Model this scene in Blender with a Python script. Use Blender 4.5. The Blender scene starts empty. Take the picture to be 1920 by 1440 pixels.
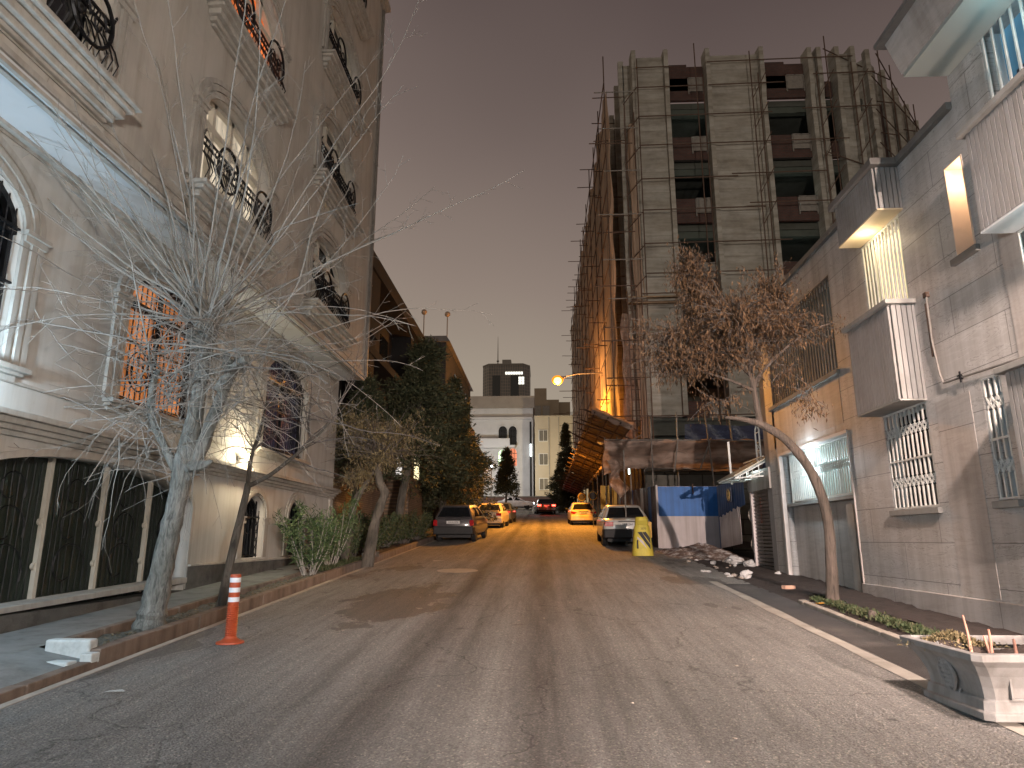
import bpy, math, random
import numpy as np
from mathutils import Vector, Matrix
R = math.radians
SC = bpy.context.scene
COL = SC.collection
random.seed(7)

# ------------------------------------------------------------------ camera, sky, exposure
F = 1270.0
PITCH = math.atan(292 / F)
YAW = math.atan(58 * math.cos(PITCH) / F)
cd = bpy.data.cameras.new('camera'); cam = bpy.data.objects.new('camera', cd); COL.objects.link(cam)
cam.location = (0, 0, 1.6); cam.rotation_euler = (math.pi / 2 + PITCH, 0, YAW)
cd.sensor_fit = 'HORIZONTAL'; cd.sensor_width = 36; cd.lens = 36 * F / 1920
cd.clip_end = 3000; cd.clip_start = 0.05
SC.camera = cam
SC.view_settings.view_transform = 'Standard'; SC.view_settings.look = 'None'
SC.view_settings.exposure = 0.0; SC.view_settings.gamma = 1

world = bpy.data.worlds.new('World'); SC.world = world; world.use_nodes = True
wn = world.node_tree.nodes; wl = world.node_tree.links
bg = wn['Background']
tc = wn.new('ShaderNodeTexCoord'); sp = wn.new('ShaderNodeSeparateXYZ'); wl.new(tc.outputs['Generated'], sp.inputs[0])
nz = wn.new('ShaderNodeTexNoise'); nz.inputs['Scale'].default_value = 1.3; nz.inputs['Detail'].default_value = 3
wl.new(tc.outputs['Generated'], nz.inputs['Vector'])
ma = wn.new('ShaderNodeMath'); ma.operation = 'MULTIPLY_ADD'; ma.inputs[1].default_value = 0.26; ma.inputs[2].default_value = -0.13
wl.new(nz.outputs['Fac'], ma.inputs[0])
# city glow is a little stronger to the left of the street, darker to the right
mx = wn.new('ShaderNodeMath'); mx.operation = 'MULTIPLY_ADD'; mx.inputs[1].default_value = 0.16
wl.new(sp.outputs['X'], mx.inputs[0]); wl.new(ma.outputs[0], mx.inputs[2])
ad = wn.new('ShaderNodeMath'); ad.operation = 'ADD'; wl.new(sp.outputs['Z'], ad.inputs[0]); wl.new(mx.outputs[0], ad.inputs[1])
cr = wn.new('ShaderNodeValToRGB'); wl.new(ad.outputs[0], cr.inputs[0])
els = cr.color_ramp.elements
SKY = [(0.0, (.31, .245, .175)), (.22, (.31, .26, .205)), (.38, (.235, .185, .155)), (.55, (.155, .118, .104)), (.70, (.085, .062, .058)), (1.0, (.07, .052, .052))]
els[0].position = 0; els[1].position = 1
for p, c in SKY[1:-1]: els.new(p)
for e, (p, c) in zip(sorted(els, key=lambda e: e.position), SKY): e.position = p; e.color = (*c, 1)
wl.new(cr.outputs[0], bg.inputs['Color']); bg.inputs['Strength'].default_value = 1.17

# ------------------------------------------------------------------ helpers
def props(o, label=None, cat=None, group=None, kind=None):
    if label: o['label'] = label
    if cat: o['category'] = cat
    if group: o['group'] = group
    if kind: o['kind'] = kind
    return o
def thing(name, label, cat, loc=(0, 0, 0), rz=0.0, group=None):
    o = bpy.data.objects.new(name, None); COL.objects.link(o)
    o.location = loc; o.rotation_euler = (0, 0, rz); o.empty_display_size = .2
    return props(o, label, cat, group)
def copy_tree(o, parent=None):
    c = o.copy(); COL.objects.link(c); c.parent = parent
    for ch in o.children: copy_tree(ch, c)
    return c

class MB:
    """collects shapes into one mesh"""
    def __init__(s): s.v = []; s.f = []
    def add(s, vs, fs):
        n = len(s.v); s.v += [tuple(v) for v in vs]; s.f += [tuple(i + n for i in f) for f in fs]; return s
    def box(s, x0, y0, z0, x1, y1, z1):
        x0, x1 = min(x0, x1), max(x0, x1); y0, y1 = min(y0, y1), max(y0, y1); z0, z1 = min(z0, z1), max(z0, z1)
        return s.add([(x0, y0, z0), (x1, y0, z0), (x1, y1, z0), (x0, y1, z0), (x0, y0, z1), (x1, y0, z1), (x1, y1, z1), (x0, y1, z1)],
                     [(0, 3, 2, 1), (4, 5, 6, 7), (0, 1, 5, 4), (1, 2, 6, 5), (2, 3, 7, 6), (3, 0, 4, 7)])
    def hexa(s, b, t):   # bottom quad, top quad (ccw from above)
        return s.add(list(b) + list(t), [(0, 3, 2, 1), (4, 5, 6, 7), (0, 1, 5, 4), (1, 2, 6, 5), (2, 3, 7, 6), (3, 0, 4, 7)])
    def prism(s, pts, a, b, ax='x'):   # polygon (u,v) extruded along axis between a and b
        def P(u, v, w): return {'x': (w, u, v), 'y': (u, w, v), 'z': (u, v, w)}[ax]
        n = len(pts)
        vs = [P(u, v, a) for u, v in pts] + [P(u, v, b) for u, v in pts]
        fs = [tuple(range(n))[::-1], tuple(range(n, 2 * n))] + [(i, (i + 1) % n, n + (i + 1) % n, n + i) for i in range(n)]
        return s.add(vs, fs)
    def tube(s, pts, r, n=6, cap=True):
        pts = [Vector(p) for p in pts]; m = len(pts)
        rs = r if isinstance(r, (list, tuple)) else [r] * m
        up = Vector((0, 0, 1)); vs = []; prev = None
        for i, p in enumerate(pts):
            t = (pts[min(i + 1, m - 1)] - pts[max(i - 1, 0)])
            if t.length < 1e-9: t = Vector((0, 0, 1))
            t.normalize()
            if prev is None:
                a = t.cross(up) if abs(t.z) < .9 else t.cross(Vector((1, 0, 0)))
            else:
                a = prev - t * prev.dot(t)
            if a.length < 1e-6: a = t.orthogonal()
            a.normalize(); prev = a; b = t.cross(a)
            for k in range(n):
                w = 2 * math.pi * k / n
                vs.append(p + (a * math.cos(w) + b * math.sin(w)) * rs[i])
        fs = [(i * n + k, i * n + (k + 1) % n, (i + 1) * n + (k + 1) % n, (i + 1) * n + k) for i in range(m - 1) for k in range(n)]
        if cap: fs += [tuple(range(n))[::-1], tuple(range((m - 1) * n, m * n))]
        return s.add(vs, fs)
    def lathe(s, prof, c=(0, 0, 0), n=20, ax='z'):
        vs = []
        for r, h in prof:
            for k in range(n):
                w = 2 * math.pi * k / n; u, v = r * math.cos(w), r * math.sin(w)
                p = {'z': (u, v, h), 'y': (u, h, v), 'x': (h, u, v)}[ax]
                vs.append((c[0] + p[0], c[1] + p[1], c[2] + p[2]))
        m = len(prof)
        fs = [(i * n + k, i * n + (k + 1) % n, (i + 1) * n + (k + 1) % n, (i + 1) * n + k) for i in range(m - 1) for k in range(n)]
        fs += [tuple(range(n))[::-1], tuple(range((m - 1) * n, m * n))]
        return s.add(vs, fs)
    def ball(s, c, r, n=10, sq=(1, 1, 1)):
        prof = [(r * math.sin(math.pi * i / n) + 1e-4, -r * math.cos(math.pi * i / n)) for i in range(n + 1)]
        k = len(s.v); s.lathe(prof, (0, 0, 0), max(8, n + 4))
        for i in range(k, len(s.v)):
            v = s.v[i]; s.v[i] = (v[0] * sq[0] + c[0], v[1] * sq[1] + c[1], v[2] * sq[2] + c[2])
        return s
    def quad(s, a, b, c, d): return s.add([a, b, c, d], [(0, 1, 2, 3)])
    def grid(s, fn, nu, nv):
        vs = [fn(i / nu, j / nv) for j in range(nv + 1) for i in range(nu + 1)]
        fs = [(j * (nu + 1) + i, j * (nu + 1) + i + 1, (j + 1) * (nu + 1) + i + 1, (j + 1) * (nu + 1) + i) for j in range(nv) for i in range(nu)]
        return s.add(vs, fs)
    def build(s, name, m, parent=None, smooth=False, bevel=0, loc=None):
        me = bpy.data.meshes.new(name); me.from_pydata(s.v, [], s.f); me.update()
        o = bpy.data.objects.new(name, me); COL.objects.link(o)
        if m: me.materials.append(m)
        if smooth:
            me.shade_smooth()
            try: me.set_sharp_from_angle(angle=R(38))
            except Exception: pass
        if bevel:
            b = o.modifiers.new('bevel', 'BEVEL'); b.width = bevel; b.segments = 2; b.limit_method = 'ANGLE'; b.angle_limit = R(50)
        if parent: o.parent = parent
        if loc: o.location = loc
        return o
def struct(o): o['kind'] = 'structure'; return o
def stuff(o, label, cat): return props(o, label, cat, kind='stuff')
def fastmesh(name, verts, faces4, m, parent=None):
    me = bpy.data.meshes.new(name); nv = len(verts); nf = len(faces4); k = faces4.shape[1]
    me.vertices.add(nv); me.vertices.foreach_set('co', verts.astype(np.float32).ravel())
    me.loops.add(nf * k); me.loops.foreach_set('vertex_index', faces4.astype(np.int32).ravel())
    me.polygons.add(nf); me.polygons.foreach_set('loop_start', np.arange(0, nf * k, k, dtype=np.int32))
    me.update(calc_edges=True); me.validate()
    o = bpy.data.objects.new(name, me); COL.objects.link(o); me.materials.append(m)
    if parent: o.parent = parent
    return o

def holed(name, outer, holes, w0, w1, m, parent=None, plane='x', tf=None):
    """plate with openings: polygons (u,v) filled, extruded between w0 and w1"""
    cu = bpy.data.curves.new('tmp', 'CURVE'); cu.dimensions = '2D'; cu.fill_mode = 'BOTH'; cu.extrude = .5
    for pts in [outer] + holes:
        s = cu.splines.new('POLY'); s.points.add(len(pts) - 1)
        for p, q in zip(s.points, pts): p.co = (q[0], q[1], 0, 1)
        s.use_cyclic_u = True
    ob = bpy.data.objects.new('tmp', cu); COL.objects.link(ob)
    dg = bpy.context.evaluated_depsgraph_get(); dg.update()
    me = bpy.data.meshes.new_from_object(ob.evaluated_get(dg))
    bpy.data.objects.remove(ob); bpy.data.curves.remove(cu)
    for v in me.vertices:
        u, vv, w = v.co; w = w0 + (w + .5) * (w1 - w0)
        p = {'x': (w, u, vv), 'y': (u, w, vv), 'z': (u, vv, w)}[plane]
        v.co = tf(*p) if tf else p
    me.materials.clear(); me.materials.append(m); me.name = name
    import bmesh
    bm = bmesh.new(); bm.from_mesh(me); bmesh.ops.remove_doubles(bm, verts=bm.verts, dist=1e-4)
    bmesh.ops.recalc_face_normals(bm, faces=bm.faces); bm.to_mesh(me); bm.free()
    o = bpy.data.objects.new(name, me); COL.objects.link(o)
    if parent: o.parent = parent
    return o
def arch(u0, u1, z0, zs, za, off=0.0, n=16):
    c = (u0 + u1) / 2; a = (u1 - u0) / 2 + off; b = za - zs + off
    return [(c - a, z0), (c + a, z0)] + [(c + a * math.cos(math.pi * i / n), zs + b * math.sin(math.pi * i / n)) for i in range(n + 1)]
def ring(u0, u1, z0, zs, za, o1, o2, n=16):   # arch band polygon, open at bottom
    A = arch(u0, u1, z0, zs, za, o2, n)[1:]; B = arch(u0, u1, z0, zs, za, o1, n)[1:]
    c = (u0 + u1) / 2
    A = A + [(c - (u1 - u0) / 2 - o2, z0)]; B = B + [(c - (u1 - u0) / 2 - o1, z0)]
    return A + B[::-1]

# ------------------------------------------------------------------ materials
def newmat(name):
    m = bpy.data.materials.new(name); m.use_nodes = True
    return m, m.node_tree.nodes, m.node_tree.links, m.node_tree.nodes['Principled BSDF']
def noise(n, l, vec, scale, detail=5, rough=.6, stretch=None, dist=0):
    t = n.new('ShaderNodeTexNoise'); t.inputs['Scale'].default_value = scale; t.inputs['Detail'].default_value = detail
    t.inputs['Roughness'].default_value = rough; t.inputs['Distortion'].default_value = dist
    if stretch:
        mp = n.new('ShaderNodeMapping'); mp.inputs['Scale'].default_value = stretch; l.new(vec, mp.inputs[0]); vec = mp.outputs[0]
    l.new(vec, t.inputs['Vector']); return t.outputs['Fac']
def ramp(n, l, fac, stops):
    r = n.new('ShaderNodeValToRGB'); e = r.color_ramp.elements
    while len(e) < len(stops): e.new(.5)
    for x, (p, c) in zip(e, stops): x.position = p; x.color = (*c, 1) if len(c) == 3 else c
    l.new(fac, r.inputs[0]); return r.outputs[0]
def mix(n, l, fac, a, b, typ='MIX'):
    x = n.new('ShaderNodeMix'); x.data_type = 'RGBA'; x.blend_type = typ
    for sock, v in ((x.inputs[0], fac), (x.inputs[6], a), (x.inputs[7], b)):
        if isinstance(v, (int, float)): sock.default_value = v
        elif isinstance(v, tuple): sock.default_value = (*v, 1) if len(v) == 3 else v
        else: l.new(v, sock)
    return x.outputs[2]
def math_(n, l, op, a, b=None, c=None):
    x = n.new('ShaderNodeMath'); x.operation = op
    for i, v in enumerate((a, b, c)):
        if v is None: continue
        if isinstance(v, (int, float)): x.inputs[i].default_value = v
        else: l.new(v, x.inputs[i])
    return x.outputs[0]
def bump(n, l, bs, h, strength=.3, dist=.01, normal=None):
    b = n.new('ShaderNodeBump'); b.inputs['Strength'].default_value = strength; b.inputs['Distance'].default_value = dist
    l.new(h, b.inputs['Height'])
    if normal: l.new(normal, b.inputs['Normal'])
    l.new(b.outputs[0], bs.inputs['Normal']); return b.outputs[0]
def coords(n): return n.new('ShaderNodeTexCoord').outputs['Object']
def sc(c, k): return tuple(min(1, x * k) for x in c)

def mat(name, c, rough=.7, var=.25, scale=3.0, bmp=.15, fine=60, metal=0, streak=0.0, spec=.4, dist=.006):
    """a surface of one colour with uneven tone, faint vertical rain streaks and a fine grain"""
    m, n, l, b = newmat(name); v = coords(n)
    f = noise(n, l, v, scale, 6, .65)
    col = ramp(n, l, f, [(.25, sc(c, 1 - var)), (.5, c), (.78, sc(c, 1 + var * .6))])
    if streak:
        s = noise(n, l, v, 1.0, 4, .6, (7, 7, .35))
        k = ramp(n, l, s, [(.42, (1, 1, 1)), (.72, sc((1, .97, .93), 1 - streak))])
        col = mix(n, l, 1.0, col, k, 'MULTIPLY')
    l.new(col, b.inputs['Base Color'])
    b.inputs['Roughness'].default_value = rough; b.inputs['Metallic'].default_value = metal
    b.inputs['Specular IOR Level'].default_value = spec
    if bmp: bump(n, l, b, noise(n, l, v, fine, 4, .7), bmp, dist)
    return m
def emat(name, c, s):
    m, n, l, b = newmat(name)
    b.inputs['Base Color'].default_value = (*sc(c, .5), 1); b.inputs['Emission Color'].default_value = (*c, 1); b.inputs['Emission Strength'].default_value = s
    return m
def curtain(name, c, s, fx=16, axis='Y', dark=.35):
    """a curtain with folds behind glass, lit by the room"""
    m, n, l, b = newmat(name); v = coords(n)
    st = {'Y': (0, fx, .15), 'X': (fx, 0, .15)}[axis]
    f = noise(n, l, v, 1.0, 3, .5, st)
    k = ramp(n, l, f, [(.3, sc(c, dark)), (.5, sc(c, .75)), (.7, c)])
    g = noise(n, l, v, .9, 2, .5)
    k = mix(n, l, 1.0, k, ramp(n, l, g, [(.3, (.45, .45, .45)), (.7, (1, 1, 1))]), 'MULTIPLY')
    l.new(k, b.inputs['Emission Color']); b.inputs['Emission Strength'].default_value = s
    b.inputs['Base Color'].default_value = (*sc(c, .3), 1); b.inputs['Roughness'].default_value = .25
    return m

def plaster(name, c, streak=.25, grime=(.35, .3, .22)):
    m, n, l, b = newmat(name); v = coords(n)
    f = noise(n, l, v, .8, 7, .62)
    col = ramp(n, l, f, [(.3, sc(c, .84)), (.5, c), (.7, sc(c, 1.1))])
    s = noise(n, l, v, 1.0, 5, .62, (5, 5, .3))
    col = mix(n, l, 1.0, col, ramp(n, l, s, [(.45, (1, 1, 1)), (.75, sc((1, .96, .9), 1 - streak))]), 'MULTIPLY')
    sp = noise(n, l, v, 9, 6, .7)
    col = mix(n, l, ramp(n, l, sp, [(.62, (0, 0, 0)), (.74, (.35, .35, .35))]), col, grime)
    l.new(col, b.inputs['Base Color']); b.inputs['Roughness'].default_value = .85
    bump(n, l, b, noise(n, l, v, 45, 5, .7), .25, .006)
    return m
def cladding(name, c, ax='Y', course=.52, width=1.9, vein=1.0):
    """pale banded stone in courses with thin dark joints and wavy veins"""
    m, n, l, b = newmat(name); v = coords(n)
    s = n.new('ShaderNodeSeparateXYZ'); l.new(v, s.inputs[0]); cmb = n.new('ShaderNodeCombineXYZ')
    l.new(s.outputs[ax], cmb.inputs[0]); l.new(s.outputs['Z'], cmb.inputs[1])
    br = n.new('ShaderNodeTexBrick'); br.inputs['Scale'].default_value = 1; br.inputs['Brick Width'].default_value = width; br.inputs['Row Height'].default_value = course
    br.inputs['Mortar Size'].default_value = .006; br.inputs['Mortar Smooth'].default_value = .3; br.offset = .5; br.inputs['Bias'].default_value = 0
    br.inputs['Color1'].default_value = (*sc(c, .94), 1); br.inputs['Color2'].default_value = (*sc(c, 1.04), 1); br.inputs['Mortar'].default_value = (*sc(c, .42), 1)
    l.new(cmb.outputs[0], br.inputs['Vector'])
    st = (.9, .9, 5.5)
    ve = noise(n, l, v, 1.0, 8, .62, st, 1.6)
    vv = ramp(n, l, ve, [(.42, (.88, .87, .86)), (.495, (1, 1, 1)), (.505, sc((1, .96, .92), 1 - .42 * vein)), (.525, (1, 1, 1)), (.62, (.95, .94, .93)), (.635, (.78, .74, .7)), (.65, (.97, .97, .97))])
    col = mix(n, l, 1.0, br.outputs['Color'], vv, 'MULTIPLY')
    st2 = noise(n, l, v, 1.0, 5, .6, (4, 4, .25))
    col = mix(n, l, 1.0, col, ramp(n, l, st2, [(.4, (1, 1, 1)), (.7, (.72, .69, .66))]), 'MULTIPLY')
    big = noise(n, l, v, .5, 5, .6)
    col = mix(n, l, 1.0, col, ramp(n, l, big, [(.3, (.82, .8, .8)), (.65, (1.0, 1.0, 1.0))]), 'MULTIPLY')
    l.new(col, b.inputs['Base Color']); b.inputs['Roughness'].default_value = .55
    bump(n, l, b, math_(n, l, 'ADD', br.outputs['Fac'], math_(n, l, 'MULTIPLY', noise(n, l, v, 35, 5, .7), -.25)), -.35, .006)
    return m
def brickmat(name, c1, c2, mortar, ax='Y', w=.22, h=.065, ms=.012):
    m, n, l, b = newmat(name); v = coords(n)
    s = n.new('ShaderNodeSeparateXYZ'); l.new(v, s.inputs[0]); cmb = n.new('ShaderNodeCombineXYZ')
    l.new(s.outputs[ax], cmb.inputs[0]); l.new(s.outputs['Z'], cmb.inputs[1])
    br = n.new('ShaderNodeTexBrick'); br.inputs['Scale'].default_value = 1; br.inputs['Brick Width'].default_value = w; br.inputs['Row Height'].default_value = h
    br.inputs['Mortar Size'].default_value = ms; br.inputs['Color1'].default_value = (*c1, 1); br.inputs['Color2'].default_value = (*c2, 1); br.inputs['Mortar'].default_value = (*mortar, 1)
    l.new(cmb.outputs[0], br.inputs['Vector'])
    col = mix(n, l, 1.0, br.outputs['Color'], ramp(n, l, noise(n, l, v, 2, 6, .65), [(.3, (.6, .6, .6)), (.7, (1, 1, 1))]), 'MULTIPLY')
    l.new(col, b.inputs['Base Color']); b.inputs['Roughness'].default_value = .9
    bump(n, l, b, br.outputs['Fac'], -.6, .012)
    return m
def concrete(name, c, ax='X'):
    m, n, l, b = newmat(name); v = coords(n)
    f = noise(n, l, v, 1.2, 8, .68)
    col = ramp(n, l, f, [(.3, sc(c, .75)), (.5, c), (.7, sc(c, 1.15))])
    # pour lines and board marks
    s = n.new('ShaderNodeSeparateXYZ'); l.new(v, s.inputs[0])
    zz = math_(n, l, 'ADD', s.outputs['Z'], math_(n, l, 'MULTIPLY', noise(n, l, v, .6, 3), .12))
    fr = math_(n, l, 'FRACT', math_(n, l, 'DIVIDE', zz, 1.25))
    band = ramp(n, l, fr, [(0, (.78, .76, .74)), (.03, (1, 1, 1)), (.6, (.9, .89, .87)), (.96, (.97, .97, .97)), (1, (.8, .78, .76))])
    col = mix(n, l, 1.0, col, band, 'MULTIPLY')
    st = noise(n, l, v, 1.0, 6, .65, (.5, .5, 3.2))
    col = mix(n, l, 1.0, col, ramp(n, l, st, [(.4, (1, 1, 1)), (.68, (.66, .62, .58))]), 'MULTIPLY')
    l.new(col, b.inputs['Base Color']); b.inputs['Roughness'].default_value = .9
    bump(n, l, b, noise(n, l, v, 22, 6, .7), .3, .01)
    return m
def tarpmat(name, c, fold=(5, 5, 1.2), rough=.6, trans=0.0):
    m, n, l, b = newmat(name); v = coords(n)
    f = noise(n, l, v, 1.0, 6, .6, fold, .6)
    col = ramp(n, l, f, [(.3, sc(c, .55)), (.5, c), (.72, sc(c, 1.25))])
    l.new(col, b.inputs['Base Color']); b.inputs['Roughness'].default_value = rough
    bump(n, l, b, f, .8, .08)
    if trans:
        tr = n.new('ShaderNodeBsdfTranslucent'); l.new(col, tr.inputs['Color']); ms = n.new('ShaderNodeMixShader'); ms.inputs[0].default_value = trans
        l.new(b.outputs[0], ms.inputs[1]); l.new(tr.outputs[0], ms.inputs[2]); l.new(ms.outputs[0], n['Material Output'].inputs['Surface'])
    return m
def barkmat(name, c, sx=14, sz=3.0, hi=1.5, bs=.7):
    m, n, l, b = newmat(name); v = coords(n)
    f = noise(n, l, v, 1.0, 7, .68, (sx, sx, sz), 1.2)
    col = ramp(n, l, f, [(.32, sc(c, .35)), (.48, c), (.7, sc(c, hi))])
    g = noise(n, l, v, 2.2, 4, .6)
    col = mix(n, l, 1.0, col, ramp(n, l, g, [(.35, (.6, .62, .6)), (.65, (1, 1, 1))]), 'MULTIPLY')
    l.new(col, b.inputs['Base Color']); b.inputs['Roughness'].default_value = .9
    bump(n, l, b, f, bs, .03)
    return m
def leafmat(name, cs, rough=.7, scale=4):
    m, n, l, b = newmat(name)
    g = n.new('ShaderNodeNewGeometry'); v = coords(n)
    f = math_(n, l, 'ADD', math_(n, l, 'MULTIPLY', g.outputs['Random Per Island'], .6), math_(n, l, 'MULTIPLY', noise(n, l, v, scale, 3), .5))
    k = len(cs); l.new(ramp(n, l, f, [(.15 + .7 * i / (k - 1), c) for i, c in enumerate(cs)]), b.inputs['Base Color'])
    b.inputs['Roughness'].default_value = rough; b.inputs['Specular IOR Level'].default_value = .3
    return m
def paint(name, c, rough=.35, metal=.0, coat=.6, dirt=.25):
    m, n, l, b = newmat(name); v = coords(n)
    f = noise(n, l, v, 2.5, 6, .65)
    l.new(ramp(n, l, f, [(.3, sc(c, 1 - dirt)), (.6, c)]), b.inputs['Base Color'])
    b.inputs['Roughness'].default_value = rough; b.inputs['Metallic'].default_value = metal; b.inputs['Coat Weight'].default_value = coat; b.inputs['Coat Roughness'].default_value = .12
    return m
def glassmat(name, c=(.01, .012, .015), rough=.08):
    m, n, l, b = newmat(name); b.inputs['Base Color'].default_value = (*c, 1); b.inputs['Roughness'].default_value = rough
    b.inputs['Specular IOR Level'].default_value = .6
    v = coords(n); bump(n, l, b, noise(n, l, v, 1.2, 2), .04, .05)
    return m

def roadmat():
    m, n, l, b = newmat('asphalt'); v = coords(n)
    s = n.new('ShaderNodeSeparateXYZ'); l.new(v, s.inputs[0])
    vp_ = n.new('ShaderNodeTexVoronoi'); vp_.inputs['Scale'].default_value = 75; l.new(v, vp_.inputs['Vector'])
    base = ramp(n, l, noise(n, l, v, .35, 5, .6), [(.3, (.25, .24, .226)), (.7, (.345, .33, .312))])
    spk = noise(n, l, v, 38, 6, .75)
    col = mix(n, l, 1.0, base, ramp(n, l, spk, [(.28, (.45, .45, .45)), (.42, (.87, .87, .87)), (.55, (1.03, 1.03, 1.03)), (.64, (1.1, 1.08, 1.05)), (.72, (1.6, 1.55, 1.5))]), 'MULTIPLY')
    bwv = n.new('ShaderNodeRGBToBW'); l.new(vp_.outputs['Color'], bwv.inputs[0])
    col = mix(n, l, 1.0, col, ramp(n, l, bwv.outputs[0], [(.2, (.78, .78, .78)), (.5, (1, 1, 1)), (.76, (1.05, 1.05, 1.05)), (.86, (1.6, 1.52, 1.42))]), 'MULTIPLY')
    # tyre-worn darker tracks running along the street
    xw = math_(n, l, 'ADD', s.outputs['X'], math_(n, l, 'MULTIPLY', math_(n, l, 'SUBTRACT', noise(n, l, v, 1.0, 3, .5, (.25, .12, 0)), .5), .45))
    nrm = math_(n, l, 'MULTIPLY_ADD', xw, .1, .5)
    W = (1, 1, 1); D = (.42, .42, .43); M = (.72, .72, .72)
    D = (.36, .35, .345)
    tr = ramp(n, l, nrm, [(.20, (.85, .85, .85)), (.27, W), (.30, M), (.32, W), (.332, (.9, .9, .9)), (.357, D), (.368, D), (.392, (.85, .85, .85)), (.41, (.66, .66, .66)), (.422, (.7, .7, .7)), (.445, W),
                          (.462, (.92, .92, .92)), (.492, D), (.508, D), (.53, (.84, .84, .84)), (.548, (.68, .68, .68)), (.562, (.7, .7, .7)), (.585, W), (.61, (.84, .84, .84)), (.63, W)])
    brk = ramp(n, l, noise(n, l, v, 1.0, 5, .65, (1.3, .16, 0)), [(.42, (0, 0, 0)), (.72, (.8, .8, .8))])
    tr = mix(n, l, brk, tr, (.92, .92, .92))
    fine = noise(n, l, v, 1.0, 6, .7, (9, .5, 0))
    tr = mix(n, l, 1.0, tr, ramp(n, l, fine, [(.35, (.8, .8, .8)), (.6, (1.08, 1.08, 1.08))]), 'MULTIPLY')
    vc = n.new('ShaderNodeTexVoronoi'); vc.feature = 'DISTANCE_TO_EDGE'; vc.inputs['Scale'].default_value = .42; vc.inputs['Randomness'].default_value = 1
    dv = n.new('ShaderNodeVectorMath'); dv.operation = 'ADD'; nv = n.new('ShaderNodeTexNoise'); nv.inputs['Scale'].default_value = 2.2; nv.inputs['Detail'].default_value = 6; l.new(v, nv.inputs['Vector'])
    vs_ = n.new('ShaderNodeVectorMath'); vs_.operation = 'SCALE'; vs_.inputs['Scale'].default_value = .7; l.new(nv.outputs['Color'], vs_.inputs[0]); l.new(v, dv.inputs[0]); l.new(vs_.outputs[0], dv.inputs[1]); l.new(dv.outputs[0], vc.inputs['Vector'])
    crk = ramp(n, l, vc.outputs['Distance'], [(.0, (.55, .55, .55)), (.003, (.75, .75, .75)), (.007, (1, 1, 1))])
    crm = ramp(n, l, noise(n, l, v, .5, 3, .5), [(.4, (1, 1, 1)), (.47, (0, 0, 0))])
    tr = mix(n, l, 1.0, tr, mix(n, l, crm, crk, (1, 1, 1)), 'MULTIPLY')
    col = mix(n, l, 1.0, col, tr, 'MULTIPLY')
    # damp patches
    dp = noise(n, l, v, 1.0, 4, .6, (.5, .22, 0))
    side = ramp(n, l, nrm, [(.0, (.6, .6, .6)), (.36, (0, 0, 0)), (.6, (0, 0, 0)), (.85, (.5, .5, .5))])
    wet = math_(n, l, 'GREATER_THAN', math_(n, l, 'ADD', dp, math_(n, l, 'MULTIPLY', side, .2)), .67)
    sp2 = ramp(n, l, noise(n, l, v, 1.0, 4, .55, (2.2, 3.4, 0)), [(.68, (0, 0, 0)), (.71, (1, 1, 1))])
    wp = n.new('ShaderNodeCombineXYZ'); l.new(math_(n, l, 'MULTIPLY', math_(n, l, 'ADD', s.outputs['X'], 2.35), .75), wp.inputs[0]); l.new(math_(n, l, 'MULTIPLY', math_(n, l, 'SUBTRACT', s.outputs['Y'], 11.2), .30), wp.inputs[1])
    ln = n.new('ShaderNodeVectorMath'); ln.operation = 'LENGTH'; l.new(wp.outputs[0], ln.inputs[0])
    pud = math_(n, l, 'LESS_THAN', math_(n, l, 'ADD', ln.outputs['Value'], math_(n, l, 'MULTIPLY', noise(n, l, v, 1.0, 6, .65, (1.8, 1.2, 0)), 1.5)), 1.32)
    wet2 = math_(n, l, 'MAXIMUM', math_(n, l, 'MAXIMUM', math_(n, l, 'MULTIPLY', wet, .8), sp2), pud)
    col = mix(n, l, math_(n, l, 'MULTIPLY', wet2, .62), col, (.045, .042, .04))
    l.new(col, b.inputs['Base Color'])
    l.new(math_(n, l, 'MULTIPLY_ADD', wet2, -.22, .82), b.inputs['Roughness'])
    b.inputs['Specular IOR Level'].default_value = .35
    vo = n.new('ShaderNodeTexVoronoi'); vo.inputs['Scale'].default_value = 55; l.new(v, vo.inputs['Vector'])
    h = math_(n, l, 'ADD', math_(n, l, 'MULTIPLY', spk, 1.2), math_(n, l, 'MULTIPLY', vo.outputs['Distance'], -.8))
    b1 = bump(n, l, b, h, 1.0, .03)
    bump(n, l, b, noise(n, l, v, 5, 4, .6), .25, .05, b1)
    return m

M = {}
M['road'] = roadmat()
M['pave'] = mat('worn_pavement', (.19, .195, .19), .85, .45, 4, .5, 30)
M['kerb'] = mat('kerb_stone', (.20, .15, .12), .85, .45, 3, .4, 40, streak=.4)
M['kerbtop'] = mat('kerb_top_stone', (.36, .31, .26), .85, .3, 5, .35, 40)
M['soil'] = mat('soil', (.13, .125, .105), .95, .7, 14, 1.0, 30, dist=.03)
M['darksoil'] = mat('trodden_soil', (.045, .032, .027), .85, .6, 5, 1.0, 18, dist=.04)
M['ground'] = mat('ground', (.12, .11, .1), .9, .4, .3, .5, 8)
M['villa'] = plaster('villa_render', (.45, .415, .37), .2)
M['villalow'] = plaster('villa_lower_render', (.50, .475, .44), .2)
M['mould'] = mat('stone_moulding', (.42, .39, .35), .75, .2, 2.5, .2, 50, streak=.22)
M['soffit'] = mat('white_soffit', (.62, .63, .64), .7, .08, 1.2, .05)
M['creamsoffit'] = mat('cream_soffit', (.62, .5, .34), .7, .1, 2, .05)  # soffit colour tinted to carry the warm window light
M['plinth'] = mat('rough_stone_plinth', (.12, .115, .105), .85, .6, 3.5, .8, 14, dist=.03)
M['iron'] = mat('black_wrought_iron', (.018, .018, .02), .45, .3, 8, .1, metal=.6)
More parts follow.
